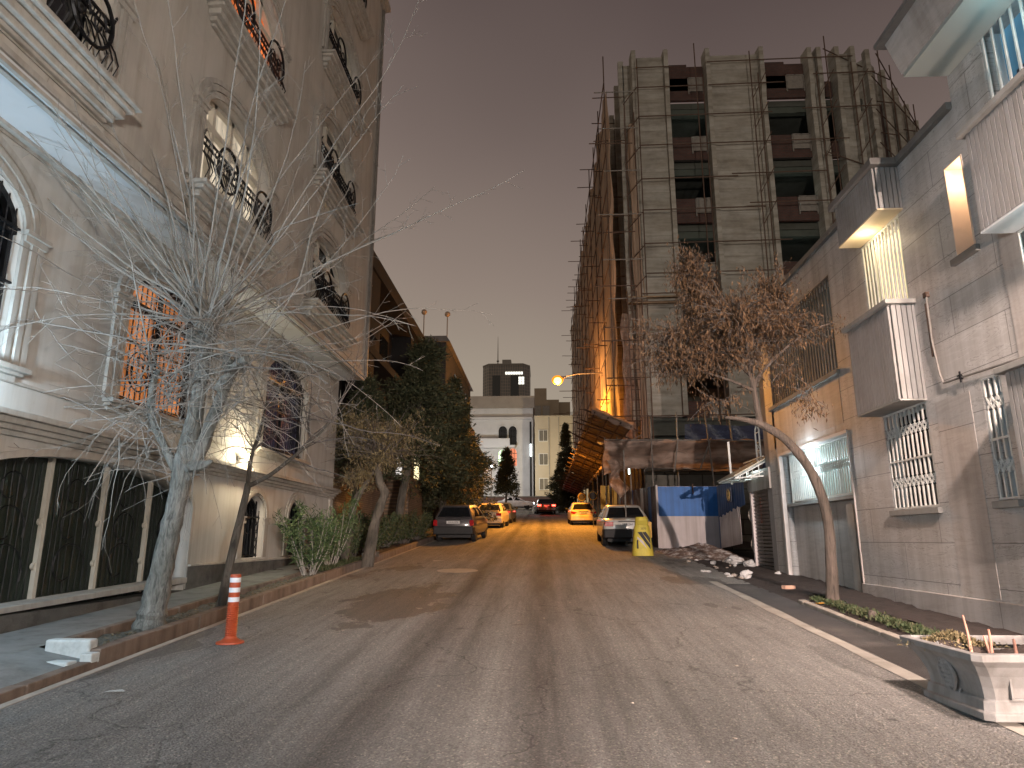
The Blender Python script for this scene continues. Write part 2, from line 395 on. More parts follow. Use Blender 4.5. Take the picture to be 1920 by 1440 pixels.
M['gatepanel'] = tarpmat('dark_gate_glass', (.012, .02, .013), (6, 6, 1.5), .35)
M['glass'] = glassmat('dark_glass')
M['frame_cream'] = mat('cream_window_frame', (.55, .5, .42), .5, .12, 4, .05)
M['frame_white'] = mat('white_frame', (.7, .7, .68), .5, .1, 4, .05)
M['warmlit'] = curtain('lit_cream_curtain', (1.0, .86, .66), 1.1, 9, 'Y', .3)
M['orangelit'] = curtain('lit_orange_curtain', (1.0, .24, .06), 1.25, 9, 'Y', .35)
M['orangelit2'] = curtain('lit_amber_curtain', (.95, .33, .10), .95, 9, 'Y', .3)
M['purpledark'] = curtain('dim_purple_curtain', (.07, .06, .10), .6, 8, 'Y', .3)
M['stone'] = cladding('banded_stone_cladding', (.60, .575, .55))
M['stoneplain'] = cladding('banded_stone_panel', (.54, .50, .47), 'Y', 3.0, 2.4, .3)
M['rib'] = mat('ribbed_stone', (.27, .262, .255), .75, .2, 2, .25, 30, streak=.15)
M['cap'] = mat('metal_coping', (.16, .15, .14), .6, .3, 3, .2)
M['barwhite'] = mat('white_painted_bars', (.68, .66, .61), .45, .15, 6, .1)
M['boltgrey'] = mat('grey_sill', (.3, .29, .27), .7, .25, 4, .2)
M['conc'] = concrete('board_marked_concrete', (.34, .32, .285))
M['concdark'] = concrete('dark_concrete', (.08, .085, .075))  # concrete colour darkened to put shade inside the open floors
M['greenbeam'] = mat('greenish_concrete', (.07, .08, .068), .9, .35, 1.5, .2)
M['brickred'] = brickmat('red_brick', (.105, .042, .032), (.075, .032, .025), (.06, .05, .045), 'X', .24, .09, .016)
M['brickyel'] = brickmat('yellow_brick', (.30, .20, .12), (.25, .16, .1), (.14, .10, .07), 'Y', .24, .075, .012)
M['brickdark'] = mat('dark_facade', (.032, .03, .03), .85, .4, 1.2, .3, 12)
M['rust'] = mat('rusty_pipe', (.085, .05, .035), .75, .5, 5, .3, 30)
M['pipe'] = mat('grey_pipe', (.2, .18, .16), .6, .35, 5, .2, 30)
M['net'] = tarpmat('brown_shade_net', (.5, .37, .28), (2.6, 2.6, .12), .85, .4)
M['tarp'] = tarpmat('grey_tarpaulin', (.36, .27, .22), (1.5, 4, 6), .5, .35)
M['ply'] = mat('worn_plywood', (.22, .15, .09), .8, .5, 3, .4, 14)
M['rustpanel'] = mat('rusted_metal_sheet', (.2, .135, .11), .5, .6, 3, .3, 20, metal=.4, streak=.6)
M['bluepaint'] = mat('blue_painted_sheet', (.03, .16, .50), .5, .2, 1.8, .1, streak=.25)
M['bluedull'] = mat('dull_blue_sheet', (.05, .11, .27), .55, .3, 2.5, .15, streak=.3)
M['whitesheet'] = mat('white_painted_sheet', (.62, .56, .56), .55, .14, 1.5, .1, streak=.25)
M['shutter'] = mat('grey_roller_shutter', (.26, .235, .215), .5, .3, 3, .1, metal=.3, streak=.4)
M['whitemetal'] = mat('white_painted_steel', (.75, .78, .76), .45, .1, 4, .05)
M['poly'] = mat('translucent_sheet', (.45, .42, .33), .5, .3, 4, .1)
M['yellow'] = mat('yellow_paint', (.62, .50, .07), .55, .3, 5, .15, streak=.3)
M['black'] = mat('black_paint', (.018, .018, .018), .6, .3, 5, .1)
M['orange'] = mat('orange_plastic', (.42, .075, .028), .45, .2, 6, .05)
M['reflect'] = mat('white_reflective_band', (.8, .8, .84), .35, .15, 20, .1)
M['barkgrey'] = barkmat('pale_furrowed_bark', (.22, .21, .19), 22, 4.5, 1.7, 1.0)
M['twig'] = mat('pale_twig', (.31, .285, .255), .8, .4, 1.2, .2)
M['twigdark'] = mat('dark_twig', (.115, .1, .09), .8, .3, 3, .2)
M['barkbrown'] = barkmat('brown_ridged_bark', (.115, .088, .072), 26, 1.6, 1.5, 1.0)
M['barkdark'] = barkmat('dark_bark', (.10, .085, .07), 15, 3, 1.4)
M['leafbrown'] = leafmat('dry_brown_pods', [(.03, .018, .010), (.08, .043, .022), (.15, .085, .042), (.055, .032, .018)])
M['conifer'] = leafmat('dark_conifer_foliage', [(.022, .030, .016), (.045, .055, .028), (.075, .07, .035)], scale=2)
M['hedge'] = leafmat('hedge_leaves', [(.02, .04, .015), (.05, .075, .03), (.11, .10, .05)])
M['oleander'] = leafmat('oleander_leaves', [(.022, .045, .018), (.05, .085, .03), (.12, .15, .065)])
M['grass'] = leafmat('low_weeds', [(.025, .04, .016), (.05, .07, .028), (.10, .095, .05)])
M['drygrass'] = leafmat('dry_straw_leaves', [(.13, .10, .05), (.22, .17, .09), (.09, .08, .04)])
M['litterleaf'] = leafmat('fallen_leaves', [(.06, .05, .03), (.13, .10, .06), (.2, .17, .12)])
M['snow'] = mat('dirty_snow', (.52, .5, .49), .8, .35, 7, .8, 18, dist=.03)
M['rubble'] = mat('rubble_grey', (.3, .25, .21), .9, .5, 8, .6, 20, dist=.02)
M['block'] = mat('white_washed_concrete', (.55, .57, .56), .8, .3, 10, .4, 30)
M['planter'] = mat('grey_cast_concrete', (.24, .23, .222), .75, .28, 4, .25, 60, streak=.3)
M['stem'] = mat('pruned_pink_stem', (.52, .27, .2), .7, .3, 9, .2)
M['tyre'] = mat('tyre_rubber', (.018, .018, .018), .85, .2, 10, .2)
M['rim'] = mat('wheel_cover', (.3, .3, .31), .4, .2, 10, .05, metal=.6)
M['plate'] = mat('number_plate', (.6, .6, .6), .5, .1, 10, 0)
M['redlens'] = mat('red_lamp_lens', (.35, .012, .015), .2, .2, 20, 0)
M['bumperblk'] = mat('black_plastic', (.025, .025, .027), .6, .25, 8, .1)

# ------------------------------------------------------------------ ground
def zr(y):
    if y < 55: return .057 * y
    if y > 84: return 5.45
    return .057 * y + .0008 * (y - 55) ** 2
def zl(y): return .21 + .05 * y            # left pavement at the wall
def zq(y): return .25 + .042 * y if y < 20 else zr(y) - .05   # right pavement
rng = random.Random(3)
def strip(name, x0f, x1f, z0f, z1f, ys, m, nx=1, jit=0.0):
    b = MB(); nr = np.random.RandomState(5); k = len(ys) - 1
    J = (nr.rand(k + 1, nx + 1) - .5) * jit
    def fn(u, v):
        i = int(round(v * k)); y = ys[i]; j = int(round(u * nx))
        return (x0f(y) + (x1f(y) - x0f(y)) * u, y, z0f(y) + (z1f(y) - z0f(y)) * u + J[i, j])
    b.grid(fn, nx, k); return b.build(name, m, smooth=True)
YS = list(np.arange(-14, 88.1, 2.0))
g = MB().grid(lambda u, v: (-500 + 1000 * u, -60 + 1200 * v ** 2, (zr(max(-14, -60 + 1200 * v ** 2)) - .45)), 8, 120).build('ground', M['ground'], smooth=True); struct(g)
struct(strip('road', lambda y: -4.27, lambda y: 3.97, zr, lambda y: zr(y) + .0, YS, M['road'], 10))
cr_ = MB().grid(lambda u, v: (-80 + 160 * u, 76 + 10.5 * v, zr(76 + 10.5 * v) - .02), 20, 6).build('cross_road', M['road'], smooth=True); struct(cr_)
struct(strip('gutter', lambda y: -4.40, lambda y: -4.27, lambda y: zr(y) - .16, lambda y: zr(y) - .16, YS, M['darksoil']))
b = MB()
for a, c in zip(YS[:-1], YS[1:]):
    b.hexa([(-4.31, a, zr(a) - .2), (-4.23, a, zr(a) - .2), (-4.23, c, zr(c) - .2), (-4.31, c, zr(c) - .2)],
           [(-4.31, a, zr(a) + .008), (-4.23, a, zr(a) + .006), (-4.23, c, zr(c) + .006), (-4.31, c, zr(c) + .008)])
struct(b.build('gutter_lip', M['kerbtop']))
def kerb_run(name, x0, x1, y0, y1, top, bot, m, step=1.0, gap=.012, rz=.006, seed=1, face=None):
    b = MB(); rr = random.Random(seed); y = y0
    while y < y1:
        e = min(y + step, y1); d = rr.uniform(-rz, rz); dx = rr.uniform(-rz, rz)
        b.hexa([(x0 + dx, y, bot(y)), (x1 + dx, y, bot(y)), (x1 + dx, e - gap, bot(e)), (x0 + dx, e - gap, bot(e))],
               [(x0 + dx, y, top(y) + d), (x1 + dx, y, top(y) + d), (x1 + dx, e - gap, top(e) + d), (x0 + dx, e - gap, top(e) + d)])
        y = e
    return struct(b.build(name, m, bevel=.012))
kerb_run('kerb', -4.53, -4.395, 6.95, 30, lambda y: zr(y) + .14, lambda y: zr(y) - .2, M['kerb'], seed=2)
kerb_run('kerb', -4.53, -4.395, -8, 6.94, lambda y: zr(y) + .055, lambda y: zr(y) - .2, M['kerb'], seed=3)
kerb_run('kerb', -5.07, -4.97, 7.1, 15, lambda y: zl(y) + .02, lambda y: zl(y) - .25, M['kerb'], .8, seed=4)
kerb_run('kerb', -4.53, -4.395, 31, 76, lambda y: zr(y) + .14, lambda y: zr(y) - .2, M['kerb'], 2, seed=2)
struct(strip('pavement', lambda y: -5.07, lambda y: -4.53, lambda y: zl(y) - .01, lambda y: zr(y) + .052, list(np.arange(-8, 7.11, .75)), M['pave'], 2, .0))
struct(strip('pavement', lambda y: -6.4, lambda y: -5.07, zl, lambda y: zl(y) - .01, list(np.arange(-8, 20.2, .75)), M['pave'], 4, .0))
struct(strip('planting_bed', lambda y: -4.98, lambda y: -4.52, lambda y: zr(y) + .08, lambda y: zr(y) + .08, list(np.arange(7.05, 15.2, .1)), M['soil'], 6, .06))
struct(strip('planting_bed', lambda y: -6.6, lambda y: -4.52, lambda y: zr(y) + .1, lambda y: zr(y) + .08, list(np.arange(15.0, 60, .35)), M['darksoil'], 8, .08))
# right side
struct(strip('pavement', lambda y: 4.5, lambda y: 5.6, lambda y: max(zq(y), zr(y) - .03) , zq, list(np.arange(-6, 12.3, .15)), M['darksoil'], 9, .035))
struct(strip('road_edge', lambda y: 3.9, lambda y: 5.8, lambda y: zr(y) - .006, lambda y: zq(y) - .04, list(np.arange(11.3, 24.1, .22)), M['darksoil'], 9, .05))
struct(strip('road_edge', lambda y: 3.9, lambda y: 8, lambda y: zr(y) - .006, lambda y: zr(y) - .04, list(np.arange(24, 76, 1)), M['darksoil'], 6, .04))
kerb_run('kerb', 3.95, 4.06, -4, 11.2, lambda y: zr(y) + .06, lambda y: zr(y) - .2, M['kerbtop'], .6, seed=5)
struct(strip('planting_bed', lambda y: 4.05, lambda y: 4.5, lambda y: zr(y) + .05, lambda y: max(zq(y), zr(y) - .03) , list(np.arange(-4, 11.3, .12)), M['darksoil'], 4, .03))
# the pale concrete channel in the asphalt on the right and the darker patched asphalt beyond it
m, n, l, bs_ = newmat('patched_asphalt'); v = coords(n)
l.new(ramp(n, l, noise(n, l, v, 1.2, 6, .7), [(.35, (.035, .032, .032)), (.55, (.06, .055, .053)), (.75, (.12, .105, .095))]), bs_.inputs['Base Color']); bs_.inputs['Roughness'].default_value = .7
bump(n, l, bs_, noise(n, l, v, 40, 6, .75), .8, .02); M['patch'] = m
def wob(y, s): return .05 * math.sin(y * 1.7 + s) + .03 * math.sin(y * 4.1 + 2 * s)
struct(strip('road_patch', lambda y: 3.42 + wob(y, 1) * .3, lambda y: 3.96, lambda y: zr(y) + .004, lambda y: zr(y) + .005, list(np.arange(-4, 14.0, .4)), M['patch'], 3))
struct(strip('road_channel', lambda y: 3.24 + wob(y, 0) * .2, lambda y: 3.40 + wob(y, 2) * .2, lambda y: zr(y) + .006, lambda y: zr(y) + .006, list(np.arange(-4, 14.2, .3)), mat('pale_channel', (.34, .31, .27), .8, .35, 3, .4, 40), 1))

# ------------------------------------------------------------------ left villa
XL, XU = -6.0, -5.14
villa = thing('apartment_building', 'pale rendered apartment building with arched windows and iron balconies under an overhang', 'building', (XL, 10, .7))
def vp(o):
    o.parent = villa; o.matrix_parent_inverse = Matrix.Translation(villa.location).inverted(); return o
GA = (6.6, 11.5, .55, 2.12, 2.64)
LW = [(4.75, 7.0, 3.5, 5.1, 5.72), (9.1, 11.1, 3.5, 5.05, 5.6), (14.1, 16.6, 3.5, 5.1, 5.7)]
SM = [(13.58, 14.6, 1.24, 2.06, 2.5), (16.0, 17.15, 1.24, 2.08, 2.55)]
lower = [(-8, -1), (19.35, -1), (19.35, 6.17), (-8, 6.17)]
holes = [arch(a, b_, z0, zs, za) for a, b_, z0, zs, za in LW + SM] + [arch(*GA)]
vp(holed('wall', lower, holes, XL, XL - .32, M['villalow']))
UC = [(4.3, 6.75), (9.0, 11.45), (14.0, 16.62)]
UW = []
for (a, b_) in UC:
    for k in range(4):
        z0 = 6.8 + 3.12 * k; UW.append((a, b_, z0, z0 + 1.3, z0 + 1.85))
vp(holed('wall', [(-8, 6.17), (19.0, 6.17), (19.0, 18.75), (-8, 18.75)], [arch(*w) for w in UW], XU, XU - .3, M['villa']))
b = MB(); b.box(XU - .3, 18.7, 6.17, -16, 19.0, 18.75); b.box(XL - .32, 19.05, -1, -16, 19.35, 6.1); b.box(-16, -8, -1, -16.3, 19, 17.85); b.box(XU - .3, -8, -1, -16, -8.3, 17.85)
vp(b.build('side_wall', M['villa']))
b = MB(); b.box(XU - .02, -8, 18.4, -16, 18.98, 18.75); vp(b.build('roof', M['cap']))
b = MB()
for h0, h1, d in ((18.75, 18.87, .1), (18.87, 19.05, .2)): b.box(XU + d, -8, h0, XU - .5, 19 + d, h1)
vp(b.build('roof_cornice', M['mould']))
b = MB(); b.box(XL - .4, -8, 6.13, XU + .0, 19.0, 6.169); vp(b.build('soffit', M['soffit']))
b = MB()
for x_, w_, h_ in ((XU + .015, .05, .05), (XU - .12, .06, .03), (XL + .1, .1, .05), (XL + .02, .05, .09)): b.box(x_ - w_, -8, 6.13 - h_, x_, 18.9, 6.128)
vp(b.build('soffit_moulding', M['mould']))
b = MB()   # band below the first upper floor and cornice over the gate
for z0, z1, d in ((6.17, 6.24, .035), (6.34, 6.39, .02)): b.box(XU + .003, -8, z0, XU + d, 19.0, z1)
vp(b.build('string_course', M['mould']))
b = MB()
for z0, z1, d in ((2.74, 2.8, .05), (2.8, 2.86, .1), (2.86, 2.93, .15), (2.93, 3.0, .21), (3.32, 3.36, .03)): b.box(XL + .003, -8, z0, XL + d, 19.35 + d * .5, z1)
vp(b.build('cornice', M['mould'], bevel=.01))
b = MB()
for a, c in [(-8, 0), (0, 6.55)]: b.hexa([(XL - .02, a, -1), (XL + .04, a, -1), (XL + .04, c, -1), (XL - .02, c, -1)], [(XL - .02, a, zl(a) + .28), (XL + .04, a, zl(a) + .28), (XL + .04, c, zl(c) + .26), (XL - .02, c, zl(c) + .26)])
b.box(XL - .3, 6.55, -.5, XL + .02, 11.52, .78)
b.box(XL - .02, 11.52, -1, XL + .04, 19.37, 1.16)
vp(b.build('plinth', M['plinth']))
b = MB(); b.box(XL - .02, 11.53, 1.163, XL + .075, 19.39, 1.2); b.hexa([(XL - .3, 6.55, .78), (XL + .06, 6.55, .78), (XL + .06, 11.5, .9), (XL - .3, 11.5, .9)], [(XL - .3, 6.55, .84), (XL + .06, 6.55, .84), (XL + .06, 11.5, .99), (XL - .3, 11.5, .99)])
vp(b.build('plinth_coping', M['mould'], bevel=.008))
b = MB(); b.box(XU + .012, 18.86, 6.2, XU + .09, 18.94, 18.7); b.box(XU + .012, 18.84, 9.0, XU + .1, 18.96, 9.05); b.box(XU + .012, 18.84, 13.0, XU + .1, 18.96, 13.05)
vp(b.build('drainpipe', M['pipe']))
b = MB(); b.box(XU - .005, 18.72, 6.17, XU + .012, 18.84, 17.8); vp(b.build('corner_strip', M['mould']))
b = MB(); b.box(XL + .003, 19.0, 1.2, XL + .05, 19.12, 2.7); b.box(XL + .003, 19.16, 1.2, XL + .035, 19.3, 2.7); vp(b.build('corner_strip', M['mould']))

# gate
XG = XL - .22
gate = vp(MB().prism(arch(6.5, 11.6, .5, 2.15, 2.75), XG - .12, XG - .1, 'x').build('gate', M['gatepanel']))
def gp(o): o.parent = gate; return o
def gate_top(y):
    return 2.12 + .52 * math.sqrt(max(0, 1 - ((y - 9.05) / 2.45) ** 2))
for y_ in (7.28, 8.42, 9.56, 10.70):
    b = MB(); b.box(XG - .095, y_ - .03, .8, XG - .035, y_ + .03, gate_top(y_) + .03)
    zz = [z for z in np.linspace(1.1, 2.2, 12)]
    for s in (-1,):   # scalloped edge
        for z in (1.28, 1.82):
            b.lathe([(.001, -.09), (.045, -.09), (.045, -.05), (.001, -.05)], (XG, y_ - .03, z), 12, 'x')
    gp(b.build('gate_mullion', M['frame_cream']))
b = MB()
for i in range(4):   # scrolls pressed into the dark panels
    y0 = 7.32 + 1.14 * i; c = y0 + .54
    for k in range(3):
        zc = [1.25, 1.75, 2.2][k]; r = .36 - .06 * k
        if k == 2 and gate_top(c) < 2.55: continue
        b.tube([(XG - .095, c + r * math.cos(t) * (1 - t / 9), zc + r * math.sin(t) * (1 - t / 9)) for t in np.linspace(-.4, 5.2, 16)], .012, 4)
    for yy in np.linspace(y0 + .05, y0 + 1.0, 9): b.tube([(XG - .096, yy, .9), (XG - .096, yy + .03 * math.sin(yy * 9), 1.6), (XG - .096, yy, gate_top(yy) - .05)], .006, 4)
gp(b.build('gate_scrollwork', M['iron']))
b = MB(); b.prism(ring(6.6, 11.5, .8, 2.12, 2.64, 0, .09, 20), XL + .003, XL + .03, 'x'); gp(b.build('gate_surround', M['mould']))

def iron_grille(a, b_, z0, zt, x, archf=None, rings=(), sp=.12, r=.011, rails=()):
    g = MB(); y = a + sp * .6
    while y < b_ - sp * .3:
        top = archf(y) if archf else zt
        g.tube([(x, y, z0), (x, y, top)], r, 4, False); y += sp
    for z in rails: g.box(x - .015, a, z - .012, x + .015, b_, z + .012)
    for (cy, cz, rr_) in rings:
        for q in (1, .72):
            g.tube([(x + .012, cy + rr_ * q * math.cos(t), cz + rr_ * q * math.sin(t)) for t in np.linspace(0, 2 * math.pi, 17)], .013, 4, False)
        for s in (-1, 1):
            for s2 in (-1, 1):
                g.tube([(x + .012, cy + s * rr_ * .36 + s * rr_ * .3 * math.cos(t) * (1 - t / 8), cz + s2 * rr_ * .3 + rr_ * .28 * math.sin(t) * (1 - t / 8)) for t in np.linspace(0, 5.5, 12)], .009, 4, False)
    return g
def bellied_rail(a, b_, z0, h, x):
    """bulging balcony guard with two ring scrolls and close bars"""
    g = MB(); n_ = int((b_ - a) / .105)
    prof = [(.0, 0), (.14, .1), (.2, .25), (.13, .45), (.03, .62), (.05, h)]
    for i in range(n_ + 1):
        y = a + (b_ - a) * i / n_
        g.tube([(x + p, y, z0 + q) for p, q in prof], .010, 4, False)
    for q, p in ((0.02, .0), (h, .05), (h - .1, .04)): g.box(x + p - .015, a, z0 + q - .014, x + p + .015, b_, z0 + q + .014)
    L = b_ - a
    for f in (.22, .78):
        cy = a + L * f; R_ = .34
        g.tube([(x + .20 + .02, cy + R_ * math.cos(t), z0 + h * .62 + R_ * 1.05 * math.sin(t)) for t in np.linspace(0, 2 * math.pi, 22)], .024, 5, False)
        for s in (-1, 1):
            g.tube([(x + .2, cy + s * .14 + .12 * math.cos(t) * (1 - t / 9), z0 + h * .6 + .14 * math.sin(t) * (1 - t / 9) * 1.4) for t in np.linspace(0, 6.2, 14)], .015, 4, False)
    for y in (a, b_):
        g.tube([(x - .0, y, z0 + h + .22 * math.sin(0)), (x + .1, y, z0 + h + .1), (x + .05, y, z0 + h)], .02, 5, False)
    return g
def window_villa(w, x, lit=None, rail=True, frames=True, name_label=None, mull=3, pil=True, full=False):
    a, b_, z0, zs, za = w
    fr = MB()
    xf = x - (.1 if full else .2); fd = .012 if full else .04; fw = .028 if full else .045
    for i in range(mull + 1):
        y = a + (b_ - a) * i / mull; top = za if 0 < i < mull else zs
        t = max(0.0, 1 - ((y - (a + b_) / 2) / ((b_ - a) / 2)) ** 2); top = zs + (za - zs) * math.sqrt(t)
        yy = min(max(y, a + .04), b_ - .04)
        if frames: fr.box(xf - .05, yy - fw, z0, xf + fd, yy + fw, max(top, zs + .02))
    fr.box(xf - .05, a, z0, xf + .035, b_, z0 + .09); fr.box(xf - .05, a, zs - .06, xf + .045, b_, zs + .05)
    fr.prism(ring(a, b_, zs, zs, za, -.08, -.003), xf - .05, xf + .04, 'x')
    f = vp(fr.build('window', M['frame_cream'] if x == XU else M['iron'], bevel=0))
    pn = MB().prism(arch(a, b_, z0, zs, za, .02), xf - .09, xf - .07, 'x')
    pane = pn.build('pane', M[lit] if lit else M['glass']); pane.parent = f
    s = MB()
    steps = ((.0, .07, .045), (.07, .12, .025), (.12, .19, .06), (.19, .235, .03), (.235, .32, .05))
    for o1, o2, d in steps: s.prism(ring(a, b_, zs, zs, za, o1, o2, 20), x + .003, x + d, 'x')
    if pil:
        for sgn, e in ((-1, a), (1, b_)):
            for o1, o2, d in steps:
                y0, y1 = (e - o2, e - o1) if sgn < 0 else (e + o1, e + o2)
                s.box(x + .003, y0, z0, x + d, y1, zs - .13)
            y0, y1 = (e - .35, e + .0) if sgn < 0 else (e - .0, e + .35)
            s.box(x + .003, y0, zs - .13, x + .07, y1, zs - .055); s.box(x + .003, y0 - .02, zs - .05, x + .1, y1 + .02, zs + .0)
    so = s.build('surround', M['mould']); so.parent = f
    if rail:
        g = bellied_rail(a - .0, b_ + .0, z0 + .0, .82, x - .02) if not full else iron_grille(a, b_, z0, zs, x - .03, lambda y: zs + (za - zs) * math.sqrt(max(0, 1 - ((y - (a + b_) / 2) / ((b_ - a) / 2)) ** 2)) - .02,
            rings=[(a + .5, z0 + .55, .3), (b_ - .5, z0 + .55, .3), ((a + b_) / 2, z0 + 1.25, .28)], sp=.13, rails=(z0 + .1, z0 + .95, zs))
        go = g.build('grille', M['iron']); go.parent = f
    return f
for i, w in enumerate(UW):
    c, k = divmod(i, 4)
    lit = {(1, 0): 'warmlit', (1, 1): 'orangelit'}.get((c, k))
    window_villa(w, XU, lit, True, True, mull=4 if c == 1 else 3)
for i, w in enumerate(LW):
    window_villa(w, XL, {1: 'orangelit2', 2: 'purpledark'}.get(i), True, True, mull=2, full=True)
for (a, b_, z0, zs, za) in SM:
    f = vp(MB().prism(ring(a, b_, z0, zs, za, -.05, -.003), XL - .22, XL - .16, 'x').build('window', M['iron']))
    MB().prism(arch(a, b_, z0, zs, za, .02), XL - .27, XL - .25, 'x').build('pane', M['glass']).parent = f
    s = MB()
    for o1, o2, d in ((0, .05, .03), (.05, .13, .05), (.13, .2, .025)): s.prism(ring(a, b_, zs, zs, za, o1, o2), XL + .003, XL + d, 'x')
    for e, sg in ((a, -1), (b_, 1)):
        y0, y1 = (e - .2, e - .0) if sg < 0 else (e + .0, e + .2)
        s.box(XL + .003, y0, z0, XL + .035, y1, zs - .14); s.box(XL + .003, y0 - .05, zs - .14, XL + .05, y1 + .05, zs - .09); s.box(XL + .003, y0 - .03, zs - .09, XL + .035, y1 + .03, zs - .03); s.box(XL + .003, y0 - .06, zs - .03, XL + .06, y1 + .06, zs)
    s.build('surround', M['mould']).parent = f
    g = MB(); c = (a + b_) / 2; hw = (b_ - a) / 2; x = XL - .1
    AF = lambda y: zs + (za - zs) * math.sqrt(max(0, 1 - ((y - c) / hw) ** 2))
    for y in (a + .03, a + hw * .36, b_ - hw * .36, b_ - .03): g.tube([(x, y, z0), (x, y, AF(y) - .01)], .012, 4)
    g.box(x - .012, a, zs - .02, x + .012, b_, zs + .01); g.box(x - .012, a, z0 + .03, x + .012, b_, z0 + .05)
    for sgn in (-1, 1):
        for kk in range(5):
            cz = z0 + .13 + kk * .16; cy = c + sgn * hw * .8
            g.tube([(x, cy + sgn * (-1) ** kk * .07 * math.cos(t) * (1 - t / 8), cz + .075 * math.sin(t)) for t in np.linspace(-1.6, 4.6, 10)], .010, 4)
    g.tube([(x, c + .2 * math.sin(t) * (1 - t / 9), zs - .18 + .16 * math.cos(t)) for t in np.linspace(-3, 3, 12)], .011, 4)
    for t_ in (-.5, 0, .5): g.tube([(x, c, zs), (x, c + t_ * hw, zs + .2), (x, c + t_ * hw * 1.2, AF(c + t_ * hw * 1.2) - .01)], .010, 4)
    g.build('grille', M['iron']).parent = f
for (a, b_) in UC:
    for k in range(4):
        z = 6.8 + 3.12 * k - .11
        b = MB()
        for z0, z1, d, e in ((z - .04, z + .02, .34, .33), (z - .1, z - .04, .27, .28), (z - .2, z - .1, .2, .22), (z - .28, z - .2, .12, .16), (z - .33, z - .28, .07, .1)):
            b.box(XU + .002, a - e, z0, XU + d, b_ + e, z1)
        vp(b.build('balcony_ledge', M['mould'], bevel=.012))
for (a, b_, z0, zs, za) in LW:
    b = MB()
    for z_0, z_1, d, e in ((z0 - .06, z0, .16, .3), (z0 - .1, z0 - .06, .1, .26), (z0 - .17, z0 - .1, .04, .22)): b.box(XL + .002, a - e, z_0, XL + d, b_ + e, z_1)
    vp(b.build('window_sill', M['mould'], bevel=.008))

# ------------------------------------------------------------------ lamps
def point(name, loc, c, w, r=.06, parent=None):
    ld = bpy.data.lights.new(name, 'POINT'); ld.color = c; ld.energy = w; ld.shadow_soft_size = r
    o = bpy.data.objects.new(name, ld); COL.objects.link(o); o.location = loc
    if parent: o.parent = parent
    return o
def spot(name, loc, target, c, w, ang=100, blend=.6, r=.06, parent=None):
    ld = bpy.data.lights.new(name, 'SPOT'); ld.color = c; ld.energy = w; ld.shadow_soft_size = r; ld.spot_size = R(ang); ld.spot_blend = blend
    o = bpy.data.objects.new(name, ld); COL.objects.link(o); o.location = loc
    o.rotation_euler = (Vector(target) - Vector(loc)).to_track_quat('-Z', 'Y').to_euler()
    if parent: o.parent = parent
    return o
def wall_lamp(y, z, c, w, label, grp='globe lamps on the villa cornice'):
    t = thing('wall_lamp', label, 'lamp', (XL + .2, y, z), 0, grp)
    MB().box(-.2, -.05, -.04, -.17, .05, .05).box(-.17, -.015, -.02, -.04, .015, .01).build('bracket', M['boltgrey'], t)
    MB().ball((0, 0, .03), .065, 8).build('globe', emat('lit_globe_%d' % int(y), c, 18), t, smooth=True)
    point('lamp_light', (.14, 0, .04), c, w, .05, t)
    return t
wall_lamp(13.1, 3.16, (1.0, .86, .58), 95, 'small lit warm white globe lamp on the villa cornice behind the thin bare tree')
wall_lamp(6.1, 3.3, (.60, .82, 1.0), 165, 'cool white globe lamp on the villa wall by the big gate')

wall_lamp(-1.2, 3.3, (.48, .77, 1.0), 1000, 'cool white globe lamp on the villa wall behind the photographer')  # extra lamp, added to brighten the bare tree and left road
def under(root, o):
    o.parent = root; o.matrix_parent_inverse = Matrix.Translation(root.location).inverted(); return o

# ------------------------------------------------------------------ right stone building
XR = 5.3
stone = thing('stone_building', 'low banded stone building on the right with projecting ribbed window bays and white barred windows', 'building', (XR, 10, .8))
def sp_(o): return under(stone, o)
WB = (9.46, 10.68, 4.93, 6.31)    # window between the bays (lit)
WN = (7.86, 8.22, 2.04, 3.5)      # narrow barred window
WO = (7.89, 8.27, 5.09, 6.33)     # warm slot
WL = (9.42, 10.63, 2.03, 3.48)    # lower barred window
WU = (11.97, 15.62, 4.57, 6.38)   # long barred window
GD = (11.87, 15.42, .6, 3.47)     # garage recess
WT = (4.6, 7.26, 6.25, 7.62)      # top right window
WM = (4.6, 7.24, 3.45, 4.95)      # window under the near bay
rect = lambda a, b_, c, d: [(a, c), (b_, c), (b_, d), (a, d)]
holes = [rect(*w) for w in (WB, WN, WO, WL, WU, GD, WT, WM)]
sp_(holed('wall', [(-8, -1), (16.05, -1), (16.05, 7.0), (7.92, 7.0), (7.92, 7.63), (-8, 7.63)], holes, XR, XR + .35, M['stone']))
b = MB(); b.box(XR, 16.05, -1, 15, 16.35, 7.0); b.box(XR + .35, 7.92, 6.9, 15, 16.05, 6.99); b.box(XR + .36, 7.6, 6.99, 15, 7.92, 9.5); b.box(15, -8, -1, 15.3, 16, 9.5)
sp_(b.build('side_wall', mat('grey_render_side', (.27, .25, .24), .85, .3, 1.0, .2)))
b = MB()   # coping that follows the roof line and steps out round the bay
b.box(XR - .07, 10.74, 6.99, XR + .4, 16.12, 7.1); b.box(XR - .07, 7.93, 6.99, XR + .4, 9.22, 7.1)
b.box(4.87, 9.22, 6.99, XR + .4, 10.74, 7.1)
sp_(b.build('coping', M['cap'], bevel=.01))
b = MB(); b.hexa([(XR - .06, -8, -1), (XR + .0, -8, -1), (XR + .0, 11.86, -1), (XR - .06, 11.86, -1)], [(XR - .06, -8, .9), (XR, -8, .9), (XR, 11.86, .9), (XR - .06, 11.86, .9)])
sp_(b.build('plinth', M['stoneplain'], bevel=.006))
